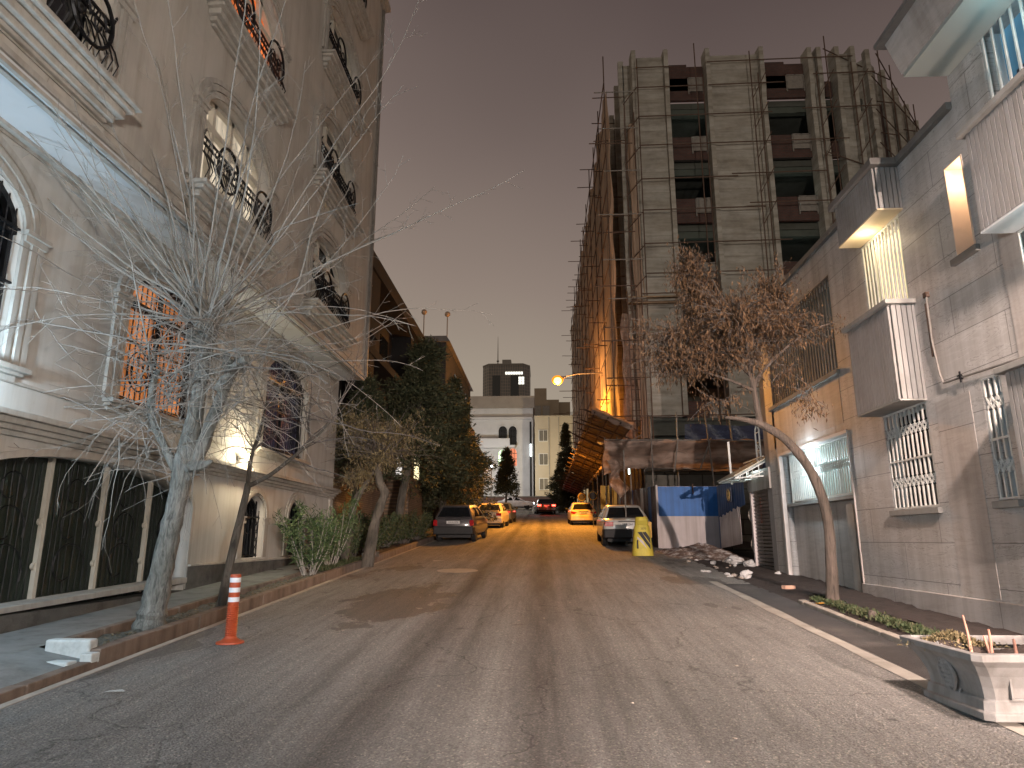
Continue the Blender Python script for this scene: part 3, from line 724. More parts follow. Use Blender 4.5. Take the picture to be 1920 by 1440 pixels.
# vertical panels of plainer stone
for (y0, y1, z0, z1) in ((12.0, 16.04, 3.6, 4.5), (8.45, 9.2, .92, 3.4), (7.2, 7.5, .92, 6.0), (15.5, 15.62, .9, 7)): sp_(MB().box(XR - .004, y0, z0, XR + .001, y1, z1).build('stone_panel', M['stoneplain']))
def bay(y0, y1, z0, z1, xo=4.93, captop=True, nrib=None, soff='rib'):
    g = MB(); g.box(xo + .03, y0 + .03, z0, XR - .002, y1 - .03, z1)
    w = .072; y = y0 + .03
    while y < y1 - .04:   # ribs on the street face
        g.box(xo, y, z0 - .004, xo + .04, min(y + w - .014, y1), z1 - .003); y += w
    x = xo + .04
    while x < XR - .03:
        g.box(x, y0, z0 - .004, min(x + w - .012, XR - .004), y0 + .04, z1 - .003); g.box(x, y1 - .04, z0 - .004, min(x + w - .012, XR - .004), y1, z1 - .003); x += w
    f = sp_(g.build('bay', M['rib']))
    if captop:
        MB().box(xo - .06, y0 - .06, z1, XR - .003, y1 + .06, z1 + .07).build('cap', M['boltgrey'], f, bevel=.008)
    MB().box(xo + .005, y0 + .005, z0 - .03, XR - .004, y1 - .005, z0 - .006).build('bay_soffit', M['soffit'] if soff == 'w' else M['creamsoffit'] if soff == 'c' else M['boltgrey'], f)
    return f
bay(9.3, 10.66, 6.33, 6.985, captop=False, soff='c'); bay(9.36, 10.7, 3.5, 4.86)
bay(4.4, 7.25, 4.97, 6.16, soff='w'); bay(4.4, 7.26, 1.9, 3.33)
# canopy of the taller part
g = MB(); g.hexa([(4.72, -8, 7.5), (9, -8, 7.5), (9, 7.9, 7.5), (4.72, 7.9, 7.5)], [(4.6, -8, 8.0), (9, -8, 8.0), (9, 7.97, 8.0), (4.6, 7.97, 8.0)])
cn = sp_(g.build('canopy', M['stoneplain']))
MB().box(4.73, -8, 7.44, XR - .003, 7.88, 7.497).build('canopy_soffit', mat('grey_green_soffit', (.38, .40, .37), .8, .1, 1, .05), cn)
MB().box(4.5, -8, 8.0, 9, 8.06, 8.06).build('roof_edge', M['cap'], cn)

def barred(w, x, paneM, vert='bars', sill=True, sp=.115, rows=0, depth=.2, sillx=.06, mid=True, frame='barwhite', curtain_gap=False):
    a, b_, z0, z1 = w
    fr = MB(); xo = x + .16
    for (y0, y1, q0, q1) in ((a, a + .05, z0, z1), (b_ - .05, b_, z0, z1), (a + .05, b_ - .05, z0, z0 + .05), (a + .05, b_ - .05, z1 - .05, z1)): fr.box(xo, y0, q0, xo + .06, y1, q1)
    nm = max(1, int(round((b_ - a) / 1.0)))
    for i in range(1, nm + 1):
        if nm > 1 and i < nm: yy = a + (b_ - a) * i / nm; fr.box(xo, yy - .025, z0 + .05, xo + .055, yy + .025, z1 - .05)
    f = sp_(fr.build('window', M['frame_white']))
    MB().box(xo + .07, a + .002, z0 + .002, xo + .08, b_ - .002, z1 - .002).build('pane', paneM, f)
    g = MB(); xb = x + .02
    n_ = max(3, int(round((b_ - a) / sp))); y_ = [a + .03 + (b_ - a - .06) * i / n_ for i in range(n_ + 1)]
    r = .013
    g.box(xb - .015, a + .006, z0 + .01, xb + .015, b_ - .006, z0 + .035); g.box(xb - .015, a + .006, z1 - .035, xb + .015, b_ - .006, z1 - .01)
    if mid: zm = (z0 + z1) / 2 - .02; g.box(xb - .016, a + .006, zm - .012, xb + .016, b_ - .006, zm + .014)
    rowz = [z0 + (z1 - z0) * f_ for f_ in ((.27, .78) if rows == 2 else (.55,) if rows == 1 else ())]
    hh = .085
    for i, y in enumerate(y_):
        segs = []; cur = z0 + .03
        for rz_ in rowz: segs.append((cur, rz_ - hh)); cur = rz_ + hh
        segs.append((cur, z1 - .03))
        for q0, q1 in segs: g.box(xb - .012, y - .012, q0, xb + .012, y + .012, q1)
        for rz_ in rowz:   # interlaced ornamental loops
            h = (y_[1] - y_[0]) / 2
            for s in (-1, 1):
                if 0 <= i + (s > 0) - (s < 0) <= n_:
                    g.tube([(xb, y, rz_ - hh), (xb, y + s * h, rz_ - hh * .1), (xb, y + s * h * .3, rz_ + hh * .2), (xb, y, rz_ + hh)][:4], .006, 4, False)
                    g.tube([(xb, y, rz_ + hh), (xb, y + s * h, rz_ + hh * .1), (xb, y + s * h * .3, rz_ - hh * .2), (xb, y, rz_ - hh)], .006, 4, False)
            if i < n_: g.tube([(xb + .004, y + h + h * .55 * math.cos(t), rz_ + hh * .75 * math.sin(t)) for t in np.linspace(0, 2 * math.pi, 9)], .005, 4, False)
    g.build('grille', M[frame]).parent = f
    if sill: MB().box(x - sillx, a - .05, z0 - .085, x + .12, b_ + .05, z0 - .004).build('sill', M['boltgrey'], f, bevel=.006)
    return f
barred(WB, XR, curtain('lit_yellow_blind', (1.0, .84, .50), 2.0, 14, 'Y', .4), rows=0, sill=False, mid=False, sp=.115)
barred(WN, XR, M['glass'], rows=2, sp=.12)
barred(WL, XR, M['glass'], rows=2, sp=.118)
barred(WU, XR, curtain('dim_grey_curtain', (.05, .052, .045), .8, 7, 'Y', .4), rows=0, sp=.13, mid=False, frame='pipe')
blue_room = curtain('lit_blue_room', (.14, .36, .55), .8, 3, 'Y', .6)
bt = barred(WT, XR, blue_room, sp=.17, mid=False)
barred(WM, XR, curtain('lit_white_room', (.62, .95, 1.0), 1.2, 3, 'Y', .7), sp=.17, sill=False, mid=False)
point('bay_light', (0, 0, 0), (1, .8, .5), 9, .05, stone).location = (-.18, .1, 5.35)  # point lights without fixtures, added to brighten the bay soffits
point('bay_light', (0, 0, 0), (.65, .95, 1.0), 10, .05, stone).location = (-.2, -3.9, 4.0)
point('canopy_light', (0, 0, 0), (.45, .8, .9), 6, .05, stone).location = (-.25, -3.6, 6.3)
# notice behind the top window
def text(s, size, loc, rot, m, parent=None, name='lettering', ext=.002, align='CENTER'):
    cu = bpy.data.curves.new('tmp', 'FONT'); cu.body = s; cu.size = size; cu.extrude = ext; cu.align_x = align; cu.align_y = 'CENTER'
    ob = bpy.data.objects.new('tmp', cu); COL.objects.link(ob); dg = bpy.context.evaluated_depsgraph_get(); dg.update()
    me = bpy.data.meshes.new_from_object(ob.evaluated_get(dg)); bpy.data.objects.remove(ob); bpy.data.curves.remove(cu)
    me.materials.clear(); me.materials.append(m); me.name = name
    o = bpy.data.objects.new(name, me); COL.objects.link(o); o.location = loc; o.rotation_euler = rot
    if parent: o.parent = parent
    return o
MB().box(XR + .215, 5.8, 6.3, XR + .225, 7.06, 6.88).build('notice_panel', mat('dark_blue_notice', (.02, .035, .07), .4, .2), bt)
lit_text = emat('lit_lettering', (.75, .85, .95), .7)
text('ZG', .17, (XR + .21, 6.85, 6.77), (R(90), 0, R(-90)), lit_text, bt)
text('ssopra', .08, (XR + .21, 6.79, 6.64), (R(90), 0, R(-90)), lit_text, bt)
# warm slot
f = sp_(MB().box(XR + .3, WO[0], WO[2], XR + .62, WO[1], WO[3]).build('window', mat('warm_slot_glass', (.6, .45, .3), .5)))
b = MB(); a_, b2, z0, z1 = WO
b.box(XR - .01, a_ + .003, z0, XR + .29, a_ + .02, z1 - .02); b.box(XR - .01, b2 - .02, z0, XR + .29, b2 - .003, z1 - .02); b.box(XR - .01, a_ + .003, z1 - .019, XR + .29, b2 - .003, z1 - .003)
b.build('reveal', mat('peach_painted_reveal', (.8, .64, .5), .6, .08, 3, .05)).parent = f
MB().box(XR - .06, a_ - .06, z0 - .09, XR + .3, b2 + .08, z0 - .003).build('sill', M['cap'], f, bevel=.01)
bl = MB().ball((XR + .16, a_ + .1, z1 - .1), .045, 6).build('bulb', emat('lit_slot_bulb', (1, .72, .45), 7), f); point('slot_light', (XR + .12, a_ + .15, z1 - .22), (1, .78, .55), 6, .04).parent = f
# garage recess: back wall with a sill-high panel, bright barred window above it
a_, b2, z0, z1 = GD
b = MB(); b.box(XR + .22, a_ + .003, z0, XR + .3, b2 - .003, 2.36); b.box(XR + .22, b2 - .5, 2.36, XR + .3, b2 - .003, z1 - .003)
gr_ = sp_(b.build('recess_wall', M['stoneplain']))
MB().box(XR + .06, a_ + .05, 2.3, XR + .219, b2 - .1, 2.36).build('sill', M['boltgrey'], gr_)
MB().box(XR - .03, b2 - .09, .8, XR + .05, b2 - .004, z1 - .065).box(XR - .02, a_ + .004, .8, XR + .21, a_ + .03, z1 - .065).box(XR - .03, a_ + .004, z1 - .064, XR + .21, b2 - .004, z1 - .004).build('surround', mat('pale_marble_surround', (.62, .57, .54), .5, .15, 3, .1), gr_)
gw = (a_ + .02, b2 - .58, 2.37, 3.40)
MB().tube([(XR + .1, b2 - .44, 2.36), (XR + .1, b2 - .44, z1 - .07)], .04, 8).build('downpipe', M['barwhite'], gr_)
g = barred((gw[0] + .02, gw[1] + .08, gw[2], gw[3]), XR + .06, curtain('lit_white_glazing', (.7, .95, .9), .6, 5, 'Y', .45), rows=1, sp=.105, sill=False, mid=False)
MB().box(XR - .0, 12.0, .7, XR + .05, 12.28, 2.2).build('door_leaf', M['boltgrey'], gr_)
# LED flood in the recess
led = thing('security_light', 'small glaring cold white light on the garage recess behind the curved trunk', 'lamp', (XR - .06, 13.62, 3.07))
MB().box(-.03, -.05, -.04, .05, .05, .04).build('housing', M['boltgrey'], led)
MB().box(-.045, -.07, -.055, -.031, .07, .055).build('lens', emat('lit_cold_lens', (.75, .92, 1), 90), led)
point('led_light', (-.24, 0, .02), (.72, .9, 1.0), 48, .05, led)


# roller shutter door with header
sh = thing('roller_shutter', 'narrow grey slatted roller shutter with a box header beside the stone building corner', 'shutter', (XR, 16.9, .9))
def sh_(o): return under(sh, o)
g = MB(); z = .75
while z < 2.74: g.hexa([(XR + .06, 16.12, z), (XR + .2, 16.12, z), (XR + .2, 17.62, z), (XR + .06, 17.62, z)], [(XR + .02, 16.12, z + .065), (XR + .2, 16.12, z + .065), (XR + .2, 17.62, z + .065), (XR + .02, 17.62, z + .065)]); z += .085
sh_(g.build('slats', M['shutter']))
g = MB(); g.box(XR - .05, 16.06, 2.76, XR + .3, 17.72, 3.26); sh_(g.build('header', M['shutter'], bevel=.01))
g = MB(); g.box(XR - .02, 17.64, .6, XR + .2, 17.74, 2.76); sh_(g.build('guide_rail', M['whitesheet']))
text('PARKING', .15, (XR - .0, 17.0, 2.3), (R(90), R(90), R(-90)), mat('red_brown_lettering', (.22, .07, .05), .7), sh).matrix_parent_inverse = Matrix.Translation(sh.location).inverted()
# awning above it
aw = thing('awning', 'white steel lean-to awning with lattice bracket above the roller shutter', 'awning', (XR, 17, 3.3))
def aw_(o): return under(aw, o)
g = MB(); g.hexa([(4.55, 16.4, 3.06), (XR + .25, 16.4, 3.60), (XR + .25, 18.0, 3.60), (4.55, 18.0, 3.06)], [(4.55, 16.4, 3.09), (XR + .25, 16.4, 3.63), (XR + .25, 18.0, 3.63), (4.55, 18.0, 3.09)])
aw_(g.build('roof_sheet', M['poly']))
g = MB()
for y in (16.42, 16.9, 17.4, 17.95):
    g.tube([(4.58, y, 3.03), (XR + .3, y, 3.57)], .018, 5); g.tube([(4.58, y, 3.03), (XR + .3, y, 3.1)], .018, 5); g.tube([(4.95, y, 3.06), (XR + .3, y, 3.33)], .014, 5)
    for x in (4.9, 5.15): g.tube([(x, y, 3.05), (x, y, 3.03 + (x - 4.58) * .72)], .012, 4)
for x, z in ((4.6, 3.04), (4.95, 3.05), (5.27, 3.08), (5.27, 3.55)): g.tube([(x, 16.4, z), (x, 18, z)], .016, 5)
aw_(g.build('frame', M['whitemetal']))
g = MB()
for y in (16.8, 17.1):
    g.tube([(XR + .05, y, 3.5), (XR + .05, y, 4.25), (XR + .05, (16.8 + 17.1) / 2, 4.42)], .022, 5)
for z in (3.75, 3.95, 4.2): g.tube([(XR + .05, 16.8, z), (XR + .05, 17.1, z)], .014, 5)
for s in (-1, 1): g.tube([(XR + .05, 16.95 - .15 * s, 3.75), (XR + .05, 16.95 + .15 * s, 3.95)], .012, 4)
g.tube([(XR + .05, 16.95 + .1 * math.cos(t), 3.62 + .1 * math.sin(t)) for t in np.linspace(0, 6.3, 14)], .012, 4)
aw_(g.build('lattice_bracket', M['whitemetal'])); aw_(MB().tube([(4.9, 17.9, 3.0), (4.88, 17.9, 4.1)], .03, 6).build('post', M['whitemetal']))
point('awning_light', (XR - .1, 17.2, 3.3), (.75, .95, .95), 5, .05, None).parent = aw
bpy.data.objects['awning_light'].location = (-.12, .2, .0)
# gas pipe on the wall
gpipe = thing('gas_pipe', 'thin rusty gas pipe with a tap valve running down and along the stone wall', 'pipe', (XR - .03, 8.9, 3.6))
under(gpipe, MB().tube([(XR - .03, 9.0, 4.9), (XR - .04, 9.0, 4.2), (XR - .04, 8.93, 3.72), (XR - .04, 8.88, 3.6), (XR - .04, 7.6, 3.55), (XR - .04, 6.6, 3.5)], .014, 6).build('pipe', M['pipe']))
under(gpipe, MB().tube([(XR - .03, 9.03, 4.75), (XR - .03, 9.03, 4.0)], .022, 6).box(XR - .05, 8.97, 4.83, XR - .001, 9.05, 4.9).build('sleeve', M['rust']))
under(gpipe, MB().ball((XR - .04, 8.5, 3.585), .03, 6).box(XR - .06, 8.49, 3.52, XR - .045, 8.51, 3.66).box(XR - .07, 8.46, 3.6, XR - .05, 8.54, 3.615).build('valve', M['iron']))

# ------------------------------------------------------------------ construction building
YB = 33.8
site = thing('unfinished_building', 'unfinished concrete building with tall pilasters, brick parapets and open dark floors on the right', 'building', (11, YB, 2))
def st_(o): return under(site, o)
PIL = [(5.25, 7.3, 1.0), (9.38, 12.6, 1.0), (15.0, 15.75, .9), (16.5, 17.6, -1)]
rr_ = random.Random(11)
for (x0, x1, tall) in PIL:
    b = MB(); top = 28.25 + (.15 if tall > .95 else 0)
    b.box(x0 + .12, YB, 7.6, x1 - .12, YB + .6, top)
    for e in (x0, x1):   # raised fins at both edges, kinked outward near the top
        s = .12 if e == x0 else -.12
        xa, xb_ = sorted((e, e + s + (.12 if e == x0 else -.12)))
        b.box(xa, YB - .28, 7.6, xb_, YB + .55, 25.5)
        b.prism([(YB - .28, 25.5), (YB + .55, 25.5), (YB + .55, top + .35), (YB - .4, top + .2), (YB - .4, 26.3)], xa, xb_, 'x')
    st_(b.build('pilaster', M['conc']))
# side faces toward the street, stepping back
b = MB()
for i in range(9):
    y0 = 34.3 + 5.1 * i
    b.box(4.85 - .0, y0, 7.2, 5.5, y0 + 2.4, 28.3); b.box(4.6, y0, 7.2, 4.9, y0 + .25, 28.6); b.box(4.6, y0 + 2.15, 7.2, 4.9, y0 + 2.4, 28.6)
st_(b.build('side_pilaster', M['conc']))
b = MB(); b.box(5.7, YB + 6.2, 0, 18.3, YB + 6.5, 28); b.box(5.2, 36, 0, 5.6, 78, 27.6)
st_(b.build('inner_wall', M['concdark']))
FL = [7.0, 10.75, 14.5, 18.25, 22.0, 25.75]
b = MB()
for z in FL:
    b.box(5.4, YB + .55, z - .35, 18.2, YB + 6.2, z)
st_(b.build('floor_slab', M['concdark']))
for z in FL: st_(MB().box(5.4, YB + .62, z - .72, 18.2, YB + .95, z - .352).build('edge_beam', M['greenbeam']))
b = MB()
for (x0, x1) in ((7.32, 9.36), (12.62, 14.98)):
    for z in FL + [26.35]:
        h = 1.45 if z != 26.35 else 1.75
        xm = x0 + (x1 - x0) * .56
        st_(MB().prism([(x0, z + .05), (x1, z + .05), (x1, z + (.55 if z != 26.35 else 1.6)), (xm, z + (.55 if z != 26.35 else 1.6)), (xm, z + h), (x0, z + h)], YB + .3, YB + .5, 'y').build('brick_parapet', M['brickred']))
for z in FL: st_(MB().box(15.8, YB + .3, z, 16.45, YB + .5, z + 1.0).build('brick_parapet', M['brickred']))
b = MB()
for (x0, x1) in ((7.32, 9.36), (12.62, 14.98)):
    for z in FL[:]:
        xm = x0 + (x1 - x0) * .56; b = MB()
        for q0, q1, w0, w1 in ((xm, x1, z + 1.4, z + 1.46), (xm, x1, z + .95, z + 1.0), (xm, xm + .06, z + .4, z + 1.46), (x1 - .08, x1 - .02, z + .4, z + 1.46), ((xm + x1) / 2 - .03, (xm + x1) / 2 + .03, z + .55, z + 1.46)): b.box(q0, YB + .22, w0, q1, YB + .27, w1)
        b.box(xm + .08, YB + .225, z + .56, x1 - .1, YB + .265, z + 1.38); st_(b.build('opening_frame', M['pipe']))
# receding facade beyond the corner
for i, (x, y, w, t) in enumerate([(18.4, 34.0, .9, 28.1), (19.9, 35.4, .9, 27.8), (21.3, 36.8, .9, 27.6), (22.7, 38.3, .8, 27.5), (24.0, 39.7, .8, 27.3), (25.2, 41.0, .8, 27.2)]):
    b = MB(); b.prism([(x, y), (x + w, y + w * .9), (x + w - .8, y + w * .9 + 1.2), (x - .8, y + 1.2)], 7, t - .2 * (i % 2), 'z'); b.box(x - .1, y - .3, 7, x + .15, y + .1, t + .35)
    st_(b.build('side_pilaster', M['conc']))
    if i: st_(MB().prism([(x - .6, y - .45), (x, y + .15), (x - .6, y + 1), (x - 1.2, y + .4)], 7, 26.0, 'z').build('brick_infill', M['brickred']))
b = MB(); b.box(5.2, YB + .7, 1, 5.9, YB + 1.3, 7.6); b.box(9.2, YB + .7, 1, 10.0, YB + 1.3, 7.6); b.box(5.0, YB + .2, 6.7, 18, YB + .7, 7.58); b.box(5.2, YB + 3.5, 1, 18, YB + 3.7, 7)
st_(b.build('ground_floor_column', M['concdark']))
point('site_light', (10.9, YB + 1.6, 10.3), (1.0, .32, .08), 45, .1).parent = site; bpy.data.objects['site_light'].location = (-.2, 1.6, 8.3)
point('site_light', (0, 0, 0), (.75, .9, .8), 12, .1, site).location = (-2.4, 1.2, 21.2)
point('site_light', (0, 0, 0), (.75, .9, .8), 12, .1, site).location = (2.8, 1.2, 17.6)
point('site_light', (0, 0, 0), (.75, .9, .8), 12, .1, site).location = (2.8, 1.2, 13.8)
point('site_light', (0, 0, 0), (.75, .9, .8), 12, .1, site).location = (-2.4, 1.2, 13.7)

# ------------------------------------------------------------------ scaffolding
def pole(root, name, a, c, r=.032, m='rust'): return under(root, MB().tube([a, c], r, 6).build(name, M[m]))
YS_ = 33.0
scf = thing('scaffolding', 'thin brown pole scaffolding in front of the concrete pilasters of the unfinished building', 'scaffolding', (11, YS_, 2))
for x, z0, z1 in ((5.42, 5, 27.7), (8.62, 6, 28.6), (9.0, 6, 26.6), (11.62, 9, 28.0), (12.0, 8, 26.6), (15.15, 5, 26.6), (15.75, 5, 28.8), (17.0, 5, 27.1), (17.5, 5, 26.0), (18.5, 5, 28.1)):
    pole(scf, 'standard', (x, YS_ - (.0 if x != 8.62 else .3), z0), (x + (.05 if x < 16 else .1), YS_, z1))
[pole(scf, 'standard', (x, y, 4), (x + .1, y, z)) for x, y, z in ((19.6, 34.0, 27.6), (20.9, 35.3, 26.2), (22.3, 36.8, 27.0), (23.8, 38.4, 26.4), (25.2, 39.6, 27.4))]
[pole(scf, 'ledger', (17.9, 32.6, z), (25.0, 39.6, z)) for z in (25.9, 23.9, 21.9, 19.8)]
[pole(scf, 'brace', (x, y, z - .8), (x - .6, y + .9, z)) for x, y in ((19.6, 34.0), (22.3, 36.8)) for z in (26, 24, 22, 20)]
for z, x0, x1 in ((27.1, 5.4, 7.35), (27.35, 9.3, 17.2), (25.85, 5.4, 9.0), (25.9, 9.3, 13.4), (26.4, 15.0, 18.3), (24.05, 5.4, 12.6), (24.3, 14.2, 18.4), (22.3, 5.4, 16.5), (20.3, 5.4, 10.5), (20.5, 10.2, 15.2), (18.5, 5.4, 11.8), (18.8, 11.0, 17.8), (16.6, 5.4, 13), (14.95, 5.4, 14.5), (13.85, 5.2, 9.2), (13.4, 4.6, 9.5), (11.9, 5.4, 9.6), (9.7, 5.4, 9.4), (8.9, 9.6, 12.2), (7.5, 5.3, 12.6)):
    pole(scf, 'ledger', (x0, YS_ - .06, z), (x1, YS_ - .06, z + .06 * (x1 - x0) * .2))
for z in (26.0, 24.2, 22.4, 20.4, 18.6):
    for x in (11.65, 15.2, 17.0): pole(scf, 'brace', (x, YS_, z - 1.0), (x + .5, YS_ - .9, z), .026)
for z in (25.9, 24.0, 22.2, 20.3, 18.4, 16.5, 14.8): pole(scf, 'brace', (4.7, YS_ + .5, z - .7), (5.42, YS_ - .05, z), .026)
pole(scf, 'brace', (15.7, YS_, 28.0), (20.2, 35, 27.4)); pole(scf, 'brace', (18.5, YS_, 27.6), (24.4, 38.9, 25.0)); pole(scf, 'brace', (15.3, YS_ - .1, 21.6), (19.6, 34.5, 21.0))
under(scf, MB().box(4.4, YS_ - .35, 13.55, 9.2, YS_ - .1, 13.62).box(4.4, YS_ - .35, 13.25, 8.6, YS_ - .1, 13.3).build('plank', M['ply']))

sc2 = thing('scaffolding', 'tall netted scaffolding with poking pole ends running along the street side of the unfinished building', 'scaffolding', (3.7, 50, 3))
def netf(u, v):
    y = 33.0 + 46 * u; z = 6.0 + (20.4 - .6 * math.sin(y * .9) ** 2) * v
    x = 3.74 + .16 * math.sin(y * 2.1 + .3 * math.sin(z * .7)) * (.4 + .6 * (1 - abs(2 * v - 1))) + .06 * math.sin(y * 5.3 + z * .35) + .05 * math.sin(z * 1.6 + y)
    return (x, y, z)
under(sc2, MB().grid(netf, 230, 40).build('debris_net', M['net'], smooth=True))
under(sc2, MB().grid(lambda u, v: (3.78 + .75 * u, 33.0 + .12 * math.sin(u * 9 + v * 14) * (1 - u), 6 + (17 + 3 * (1 - u)) * v), 12, 40).build('net_edge', M['net'], smooth=True)) if False else None
k = 0
for i in range(12):
    y = 32.6 + 3.9 * i
    pole(sc2, 'standard', (3.55, y, zr(y)), (3.55 + .02, y, 26.9 + .7 * (i % 3 == 0)), .035)
    if i < 9: pole(sc2, 'standard', (3.42, y - 2, zr(y)), (3.38, y - 2, 6.3), .035, 'pipe')
for i in range(10):
    z = 7.2 + 2.05 * i
    pole(sc2, 'ledger', (3.52, 32.2, z), (3.52, 78, z), .03)
r2 = random.Random(5)
for i in range(11):
    for j in range(9):
        y = 32.6 + 3.9 * i + r2.uniform(-1.2, 1.2); z = 7 + 2.35 * j + r2.uniform(-.5, .5); e = r2.choice((.3, .5, .7, .35)) * (1 + .02 * (y - 30))
        if j % 3 == 0 and i % 3 == 0: e *= 1.9
        pole(sc2, 'transom', (3.55 - e, y, z + r2.uniform(-.05, .05)), (4.8, y, z), .028)
for i, (y, z) in enumerate(((32.4, 7.4), (32.4, 9.3), (32.4, 11.2), (32.4, 13.4), (32.4, 15.5), (32.4, 18), (32.4, 20.5), (32.4, 23), (32.4, 25.2))):
    pole(sc2, 'transom', (3.4 - .2 * (i % 3), y, z), (5.3, y, z + .02), .03, 'pipe' if i > 2 else 'rust')
pole(sc2, 'standard', (4.55, 32.4, 2), (4.6, 32.4, 24.4), .034); pole(sc2, 'standard', (5.1, 32.5, 2), (5.1, 32.5, 24.0), .034)
b = MB()
for i in range(14): z = 6.6 + .5 * i; b.tube([(4.3, 31.9, z), (4.75, 31.9, z)], .022, 5)
b.tube([(4.3, 31.9, 3), (4.3, 31.9, 13.6)], .028, 5); b.tube([(4.75, 31.9, 3), (4.75, 31.9, 13.6)], .028, 5)
under(sc2, b.build('ladder', M['rust']))
for z0_, z1_, x in ((6.5, 13, 4.15), (6.5, 24, 4.9)):
    under(sc2, MB().grid(lambda u, v: (x + .5 * u + .05 * math.sin(v * 20), 33.6 + .12 * math.sin(u * 7 + v * 9), z0_ + (z1_ - z0_) * v), 6, 30).build('side_sheet', M['net'] if x > 4.5 else M['tarp'], smooth=True))

fan = thing('catch_platform', 'sloping boarded catch platform hung with ribs out over the street beside the scaffolding', 'platform', (3, 45, 6))
def fz(x): return 6.72 - (x - 2.03) * .41
b = MB()
y = 27.0
while y < 74:
    e = y + .62; dz = r2.uniform(-.03, .03)
    b.hexa([(2.03 + r2.uniform(-.08, .08), y, fz(2.03) + dz), (3.6, y, fz(3.6) + dz), (3.6, e, fz(3.6) + dz), (2.03 + r2.uniform(-.08, .08), e, fz(2.03) + dz)],
           [(2.03, y, fz(2.03) + dz + .05), (3.6, y, fz(3.6) + dz + .05), (3.6, e, fz(3.6) + dz + .05), (2.03, e, fz(2.03) + dz + .05)]); y = e + .02
under(fan, b.build('boards', M['ply']))
b = MB()
for i in range(20): y = 27.2 + 2.4 * i; b.tube([(1.7, y, fz(1.7) - .08), (3.9, y, fz(3.9) - .08)], .035, 5)
for x in (2.12, 2.65, 3.15, 3.55): b.tube([(x, 26.8, fz(x) - .12), (x, 74, fz(x) - .12)], .035, 5)
b.tube([(1.3, 27.6, 6.35), (2.9, 27.6, 5.8)], .03, 5); b.tube([(1.2, 30, 6.3), (2.6, 30, 5.6)], .03, 5)
under(fan, b.build('ribs', M['rust']))
under(fan, MB().grid(lambda u, v: (2.0 + 1.65 * u, 26.95 - .1 * math.sin(u * 8), fz(2.0 + 1.65 * u) + .1 - .32 * v + .03 * math.sin(u * 20)), 16, 4).build('edge_cloth', M['tarp'], smooth=True))

tp = thing('tarpaulin_canopy', 'sagging grey tarpaulin stretched on poles over the hoarding, its left end lit orange', 'canopy', (5, 24.2, 4))
def tf_(u, v):
    x = 2.2 + 5.7 * u; s = math.sin(u * 3.14 * 2.5) * .06
    z = 5.03 - .95 * v - s * v - .1 * math.sin(x * 1.3) * v + .02 * math.sin(x * 9 + v * 5) - (.18 * (1 - u * 6) * v if u < .166 else 0)
    return (x + .03 * math.sin(v * 9), 24.0 + .75 * v + .10 * math.sin(v * 9 + x * .8) + .05 * math.sin(x * 4 + v * 7) + .03 * math.sin(x * 11 - v * 4), z)
under(tp, MB().grid(tf_, 90, 22).build('tarpaulin', M['tarp'], smooth=True))
under(tp, MB().grid(lambda u, v: (2.25 + 5.6 * u, 24.05 + 3.6 * v, 5.0 + .5 * v - .12 * math.sin(v * 3.14) + .03 * math.sin(u * 30)), 40, 10).build('roof_sheet', M['tarp'], smooth=True))
under(tp, MB().grid(lambda u, v: (2.25 + .35 * u + .1 * math.sin(v * 8) + .35 * v, 24.1 + .1 * math.sin(u * 5 + v * 11), 4.35 - 1.35 * v * (1 - .25 * u)), 6, 20).build('hanging_rag', M['tarp'], smooth=True))
for a, c in (((2.2, 23.95, 5.05), (7.9, 23.95, 4.98)), ((2.2, 24.8, 4.15), (7.9, 24.8, 4.1)), ((3.85, 23.9, 1.6), (3.85, 23.9, 5.9)), ((6.05, 23.85, 1.6), (5.75, 23.85, 6.2)), ((2.9, 24.2, 1.4), (2.9, 24.2, 5.0)), ((3.3, 25.6, 1.5), (3.3, 25.6, 5.3)), ((4.6, 23.93, 3.9), (4.8, 23.93, 5.1)), ((5.5, 23.93, 4.0), (5.95, 23.93, 5.1)), ((7.1, 25, 3), (6.9, 25, 6.3)), ((5.3, 27, 1.5), (5.4, 27, 6.6)), ((2.5, 27, 1.5), (2.5, 27, 5.6)), ((2.3, 24.2, 4.6), (3.9, 26.5, 5.6))):
    pole(tp, 'pole', a, c, .028, 'pipe')
tube_ = under(tp, MB().box(3.3, 26.2, 4.05, 3.38, 26.28, 4.75).build('tube_light', emat('lit_tube', (.8, 1, .9), 6)))

# ------------------------------------------------------------------ hoarding
def corr(name, p0, p1, z0a, z1a, z0b, z1b, m, root, amp=.018, per=.16, jag=0):
    p0, p1 = Vector(p0), Vector(p1); d = p1 - p0; L = d.length; n_ = Vector((-d.y, d.x)) / L; N = max(4, int(L / per * 6)); b = MB()
    def fn(u, v):
        q = p0 + d * u + n_ * amp * math.sin(u * L / per * 2 * math.pi)
        lo = z0a + (z0b - z0a) * u; hi = z1a + (z1b - z1a) * u + jag * math.sin(u * 37)
        return (q.x, q.y, lo + (hi - lo) * v)
    b.grid(fn, N, 2); o = b.build(name, m, smooth=True)
    s = o.modifiers.new('thick', 'SOLIDIFY'); s.thickness = .006
    return under(root, o)
hb = thing('site_hoarding', 'flat steel site hoarding painted blue above and white below, behind the dirt heap', 'hoarding', (4.9, 23.3, 1.4))
b = MB(); b.box(3.86, 23.3, 2.37, 5.92, 23.33, 3.35); under(hb, b.build('upper_panel', M['bluepaint']))
b = MB(); b.box(3.86, 23.3, 1.32, 5.92, 23.331, 2.368); under(hb, b.build('lower_panel', M['whitesheet']))
